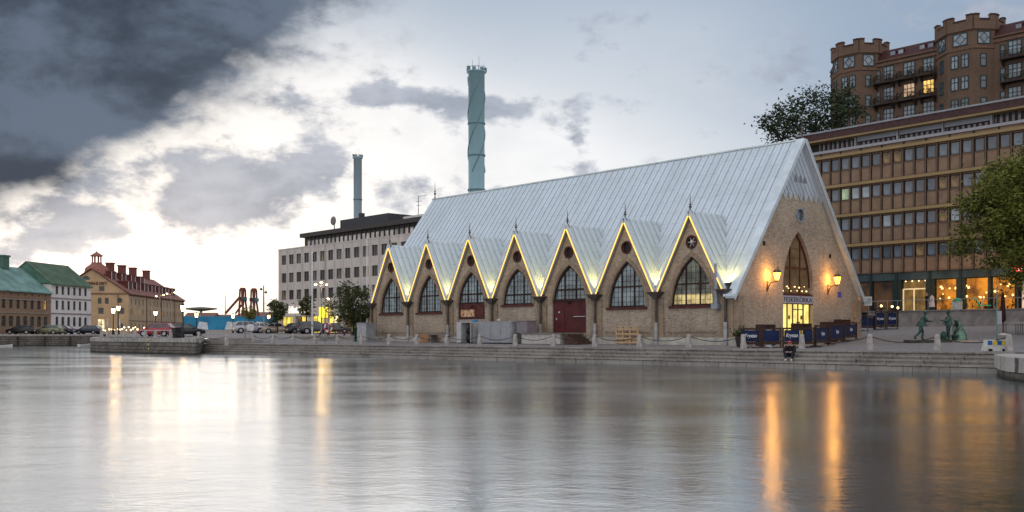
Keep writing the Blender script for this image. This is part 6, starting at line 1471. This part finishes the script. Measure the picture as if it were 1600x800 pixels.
def pose(**kw):
    """local x is the way the figure faces; y to its left; start from a standing pose"""
    J = dict(hip=(0, 0, .95), belly=(.01, 0, 1.12), chest=(.0, 0, 1.34), neck=(.0, 0, 1.50), head=(.03, 0, 1.60), crown=(.02, 0, 1.70), shL=(0, .19, 1.40), elL=(-.03, .25, 1.12), wrL=(.04, .25, .88), haL=(.06, .25, .80), shR=(0, -.19, 1.40), elR=(-.03, -.25, 1.12), wrR=(.04, -.25, .88), haR=(.06, -.25, .80),
             thL=(0, .09, .86), knL=(.02, .10, .48), anL=(-.02, .10, .08), toL=(.14, .11, .03), thR=(0, -.09, .86), knR=(.02, -.10, .48), anR=(-.02, -.10, .08), toR=(.14, -.11, .03))
    J.update(kw)
    for s_, sg in (('L', 1), ('R', -1)):
        w_ = Vector(J['wr'+s_]); h = Vector(J['ha'+s_]); d = (h-w_).normalized(); sd = Vector((0, 1, 0)) if abs(d.y) < .8 else Vector((1, 0, 0)); sd = (sd-d*sd.dot(d)).normalized(); up_ = d.cross(sd)
        for k, (o, l) in zip('abcd', ((-.03, .075), (-.01, .09), (.01, .085), (.03, .065))): J['f'+k+s_] = tuple(h+sd*o*1.2+d*l+up_*.02)
        J['tb'+s_] = tuple(w_+d*.06+sd*(.06*-sg)+up_*.02)
    return J
def figure(name, label, loc, rz, J, mats_fn, mats, cat='person', rad=None, scale=1.0, group=None):
    t = thing(name, label, cat, loc, rz, group); r = dict(RAD); r.update(rad or {}); vs, fs = skin(J, EDG, r)
    m = MB(); names = list(J); jv = {n: Vector(J[n]) for n in names}
    vs_ = [Vector(v) for v in vs]
    for f in fs:
        c = sum((vs_[i] for i in f), Vector())/len(f)
        best = min(EDG, key=lambda e: (c-jv[e[0]]-(jv[e[1]]-jv[e[0]])*max(0, min(1, (c-jv[e[0]]).dot(jv[e[1]]-jv[e[0]])/max(1e-6, (jv[e[1]]-jv[e[0]]).length_squared)))).length)
        m.f.append(f); m.m.append(mats_fn(best)); m.sm.append(True)
    m.v = vs
    h = jv['head']; ax = (jv['crown']-jv['head']).normalized(); fw = Vector((1, 0, 0)); fw = (fw-ax*fw.dot(ax)).normalized(); sd = ax.cross(fw)
    hi = mats_fn(('head', 'crown'))
    p = h+ax*.03; m.ball(p+fw*.105, .018, 6, hi, (1.3, .8, 1.3))
    for s_ in (-1, 1): m.ball(p+fw*.083+sd*.035*s_+ax*.03, .011, 6, len(mats)-1); m.ball(p+sd*.092*s_, .022, 6, hi, (.6, .4, 1.2))
    m.ball(p+fw*.088-ax*.05, .018, 6, len(mats)-1, (.5, 1.2, .35))
    b = m.obj('body', mats, t)
    if scale != 1: 
        for o in t.children: o.scale = (scale,)*3
    return t, jv, ax, fw, sd
skinm = mat('skin', (.45, .27, .20), .6, var=.08); dark_eye = mat('eye_dark', (.02, .015, .015), .4, var=0); blackc = mat('black_cloth', (.014, .014, .016), .85, var=.25); hairb = mat('hair_dark', (.025, .015, .01), .6); palec = mat('pale_coat', (.52, .46, .46), .85, var=.12); jeans = mat('dark_jeans', (.02, .024, .035), .85, var=.2); redcap = mat('red_cap', (.30, .06, .055), .8, var=.2); shoe = mat('pale_shoe', (.5, .47, .44), .7)
def clothed(e):
    a, b = e
    if b.startswith(('f', 'tb', 'ha')) or a in ('neck', 'head') or b == 'head': return 0
    if a.startswith(('th', 'kn')) or b.startswith('kn'): return 2
    if a.startswith('an'): return 3
    return 1
# the man sitting on the steps, hunched, knees drawn up
x, y = on_quay(1236, .74); fx, fy = -QN[0], -QN[1]
J = pose(hip=(0, 0, .15), belly=(.03, 0, .32), chest=(.13, 0, .52), neck=(.22, 0, .64), head=(.27, 0, .72), crown=(.27, 0, .82), shL=(.12, .19, .56), elL=(.26, .27, .34), wrL=(.40, .12, .30), haL=(.46, .06, .29), shR=(.12, -.19, .56), elR=(.26, -.27, .34), wrR=(.40, -.12, .30), haR=(.46, -.06, .29),
         thL=(.08, .10, .15), knL=(.42, .24, .34), anL=(.44, .14, -.08), toL=(.60, .17, -.155), thR=(.08, -.10, .15), knR=(.42, -.24, .34), anR=(.44, -.14, -.08), toR=(.60, -.17, -.155))
# the feet rest two treads lower
t, jv, ax, fw, sd = figure('person', 'person in black with a red cap sitting hunched on the steps', (x, y, .90), math.atan2(fy, fx)+R(12), J, clothed, [skinm, blackc, jeans, shoe, dark_eye], rad=dict(chest=(.24, .19), belly=(.25, .2), shL=.12, shR=.12, elL=.085, elR=.085, hip=(.24, .19), thL=.12, thR=.12, knL=.095, knR=.095, anL=.06, anR=.06, toL=.055, toR=.055))
cp = MB(); h = jv['crown']; cp.ball((h.x, h.y, h.z-.01), .112, 12, 0, (1.05, .95, .85)); cp.box(h.x+.06, h.x+.20, -.07, .07, h.z-.02, h.z+.0); cp.obj('cap', redcap, t)
x2, y2 = on_quay(1228, 1.15); bg = thing('rucksack', 'dark red rucksack on the step beside the sitting person', 'bag', (x2, y2, 1.09)); MB().ball((0, 0, .2), .22, 10, 0, (.8, .8, 1)).obj('bag', mat('bag_maroon', (.09, .02, .025), .8), bg); MB().path([(-.1, -.18, .1), (-.1, -.22, .25), (-.08, -.12, .38)], .018, 5).obj('strap', lead, bg)
# two people by the restaurant door
p_ = OP+OL*ot(1464)-OB*2.0
t, jv, ax, fw, sd = figure('person', 'person in dark clothes standing before the orange restaurant window', (p_.x, p_.y, 4.262), R(-60), pose(elR=(.12, -.26, 1.15), wrR=(.30, -.18, 1.22), haR=(.37, -.15, 1.26)), clothed, [skinm, blackc, jeans, blackc, dark_eye])
MB().ball(jv['head']+Vector((-.02, 0, .07)), .108, 10, 0, (1, .95, 1)).obj('hair', mat('hair_fair', (.25, .16, .08), .6), t)
p_ = OP+OL*ot(1473)-OB*2.1
t, jv, ax, fw, sd = figure('person', 'person with long dark hair in a long pale coat at the restaurant', (p_.x, p_.y, 4.262), R(160), pose(elL=(.05, .27, 1.13), wrL=(.2, .2, 1.0), haL=(.27, .18, .98)), clothed, [skinm, palec, jeans, blackc, dark_eye])
MB().lathe([(.27, .42), (.23, .8), (.19, 1.05), (.20, 1.3), (.15, 1.45)], 12).obj('coat', palec, t); MB().ball(jv['head']+Vector((-.03, 0, .05)), .115, 10, 0, (1, 1, 1.05)).ball(jv['neck']+Vector((-.09, 0, -.05)), .11, 8, 0, (.7, 1.1, 1.8)).obj('hair', hairb, t)
# bronze statues
brz = mat('bronze_green', (.045, .085, .075), .45, .5, .45, 3.0, bump=.3, bscale=14); brs_ = mat('bronze_bright', (.10, .16, .12), .3, .7, .5, 4)
SD = 61.0
p0 = to_xy(1455, SD); zg = gz(*p0)
pl_ = thing('statue_base', 'low stone slab under the two reaching bronze figures', 'plinth', (p0.x, p0.y, zg)); 
for i in range(5): MB().box(-1.5+i*.52, -1.5+i*.52+.50, -.5, .5, -.1, .16).obj('slab', granite, pl_)
S = 1.02
v = to_xy(1439, SD)
st1, jv, ax, fw, sd = figure('bronze_statue', 'green bronze man in a cap striding right with arms held out', (v.x, v.y, zg+.16), R(0), pose(hip=(0, 0, .93), belly=(.06, 0, 1.10), chest=(.13, 0, 1.32), neck=(.20, 0, 1.47), head=(.24, 0, 1.56), crown=(.25, 0, 1.66), shL=(.13, .19, 1.37), elL=(.30, .2, 1.14), wrL=(.56, .14, 1.11), haL=(.64, .12, 1.11), shR=(.13, -.19, 1.37), elR=(.32, -.2, 1.13), wrR=(.58, -.13, 1.10), haR=(.66, -.11, 1.10),
    thL=(.0, .09, .85), knL=(.16, .10, .46), anL=(.10, .10, .07), toL=(.26, .1, .03), thR=(-.02, -.09, .85), knR=(-.12, -.1, .45), anR=(-.44, -.1, .16), toR=(-.32, -.11, .04)), lambda e: 0, [brz, brz], 'statue', rad=dict(knL=.085, knR=.085, anL=.07, anR=.07, thL=.11, thR=.11, chest=(.19, .15), belly=(.18, .14), hip=(.18, .14), elL=.07, elR=.07, shL=.09, shR=.09, wrL=.045, wrR=.045), scale=S, group='bronze statues on the plaza')
h = jv['crown']*S; MB().ball((h.x, h.y, h.z-.01), .125, 12, 0, (1, 1, .55)).box(h.x+.05, h.x+.2, -.09, .09, h.z-.04, h.z-.01).obj('cap', brz, st1); MB().lathe([(.30, .80*S), (.25, .98*S), (.2, 1.14*S)], 12, (.03, 0, 0)).obj('coat', brz, st1)
v = to_xy(1482, SD+.2)
st2, jv, ax, fw, sd = figure('bronze_statue', 'green bronze man in a hat facing left and holding out one hand', (v.x, v.y, zg+.16), R(180), pose(chest=(-.02, 0, 1.34), elL=(.16, .24, 1.14), wrL=(.44, .18, 1.16), haL=(.53, .16, 1.17), elR=(.05, -.27, 1.14), wrR=(.22, -.22, 1.0), haR=(.28, -.2, .97), knL=(.04, .1, .47), knR=(.0, -.1, .47), anR=(-.05, -.1, .07), toR=(.12, -.11, .03)), lambda e: 0, [brz, brz], 'statue', rad=dict(knL=.085, knR=.085, anL=.075, anR=.075, thL=.11, thR=.11, chest=(.19, .14), belly=(.17, .13), hip=(.17, .13), elL=.07, elR=.07, shL=.09, shR=.09), scale=S, group='bronze statues on the plaza')
h = jv['crown']*S; MB().lathe([(.17, h.z-.05), (.16, h.z-.03), (.11, h.z-.02), (.10, h.z+.12), (.03, h.z+.14)], 12, (h.x, 0, 0)).obj('hat', brz, st2); MB().lathe([(.24, .86*S), (.20, 1.0*S), (.19, 1.2*S)], 12).obj('coat', brz, st2)
v = to_xy(1474.5, SD-.1); m = MB(); m.ball((0, 0, .26), .28, 10, 0, (.75, .6, 1)); m.ball((.02, 0, .05), .25, 8, 0, (1.1, .8, .3)); o = m.obj('bronze_sack', brz); o.location = (v.x, v.y, zg+.16); tag(o, 'dark bronze sack at the feet of the hatted statue', 'sack')
v = to_xy(1499, SD+.4); b2 = thing('statue_base', 'thin pale slab under the stooping bronze woman', 'plinth', (v.x, v.y, zg)); MB().box(-.75, .95, -.5, .5, -.1, .12).obj('slab', mat('warm_slab', (.44, .33, .23), .8, var=.2), b2); MB().box(-.8, 1.0, -.55, .55, -.1, .05).obj('footing', granite, b2)
J = pose(hip=(0, 0, .62), belly=(.05, 0, .80), chest=(.12, 0, 1.0), neck=(.19, 0, 1.13), head=(.25, 0, 1.19), crown=(.27, 0, 1.28), shL=(.12, .18, 1.03), elL=(.26, .24, .80), wrL=(.38, .14, .66), haL=(.42, .1, .60), shR=(.12, -.18, 1.03), elR=(.26, -.24, .80), wrR=(.38, -.14, .66), haR=(.42, -.1, .60), thL=(.05, .1, .6), knL=(.2, .12, .40), anL=(.05, .12, .07), toL=(.2, .12, .03), thR=(.05, -.1, .6), knR=(.2, -.12, .40), anR=(.05, -.12, .07), toR=(.2, -.12, .03))
st3, jv, ax, fw, sd = figure('bronze_statue', 'shiny bronze woman in wide skirts stooping beside the two men', (v.x, v.y, zg+.12), R(200), J, lambda e: 0, [brs_, brz], 'statue', rad=dict(shL=.10, shR=.10, chest=(.2, .16), belly=(.19, .16), hip=(.2, .16)), group='bronze statues on the plaza')
MB().lathe([(.46, 0), (.43, .3), (.33, .62), (.20, .84)], 16, (.02, 0, 0)).obj('skirt', brs_, st3); MB().ball(jv['head']+Vector((-.02, 0, .04)), .13, 12, 0, (1, 1, 1)).ball(jv['neck']+Vector((-.08, 0, -.06)), .2, 10, 0, (.8, 1.3, .8)).obj('shawl', brs_, st3)
v = to_xy(1492.5, SD+.2); o = MB().lathe([(.16, 0), (.24, .3), (.25, .34), (.2, .34)], 14).obj('bronze_basket', brz); o.location = (v.x, v.y, zg+.12); tag(o, 'small bronze basket in front of the stooping woman', 'basket')
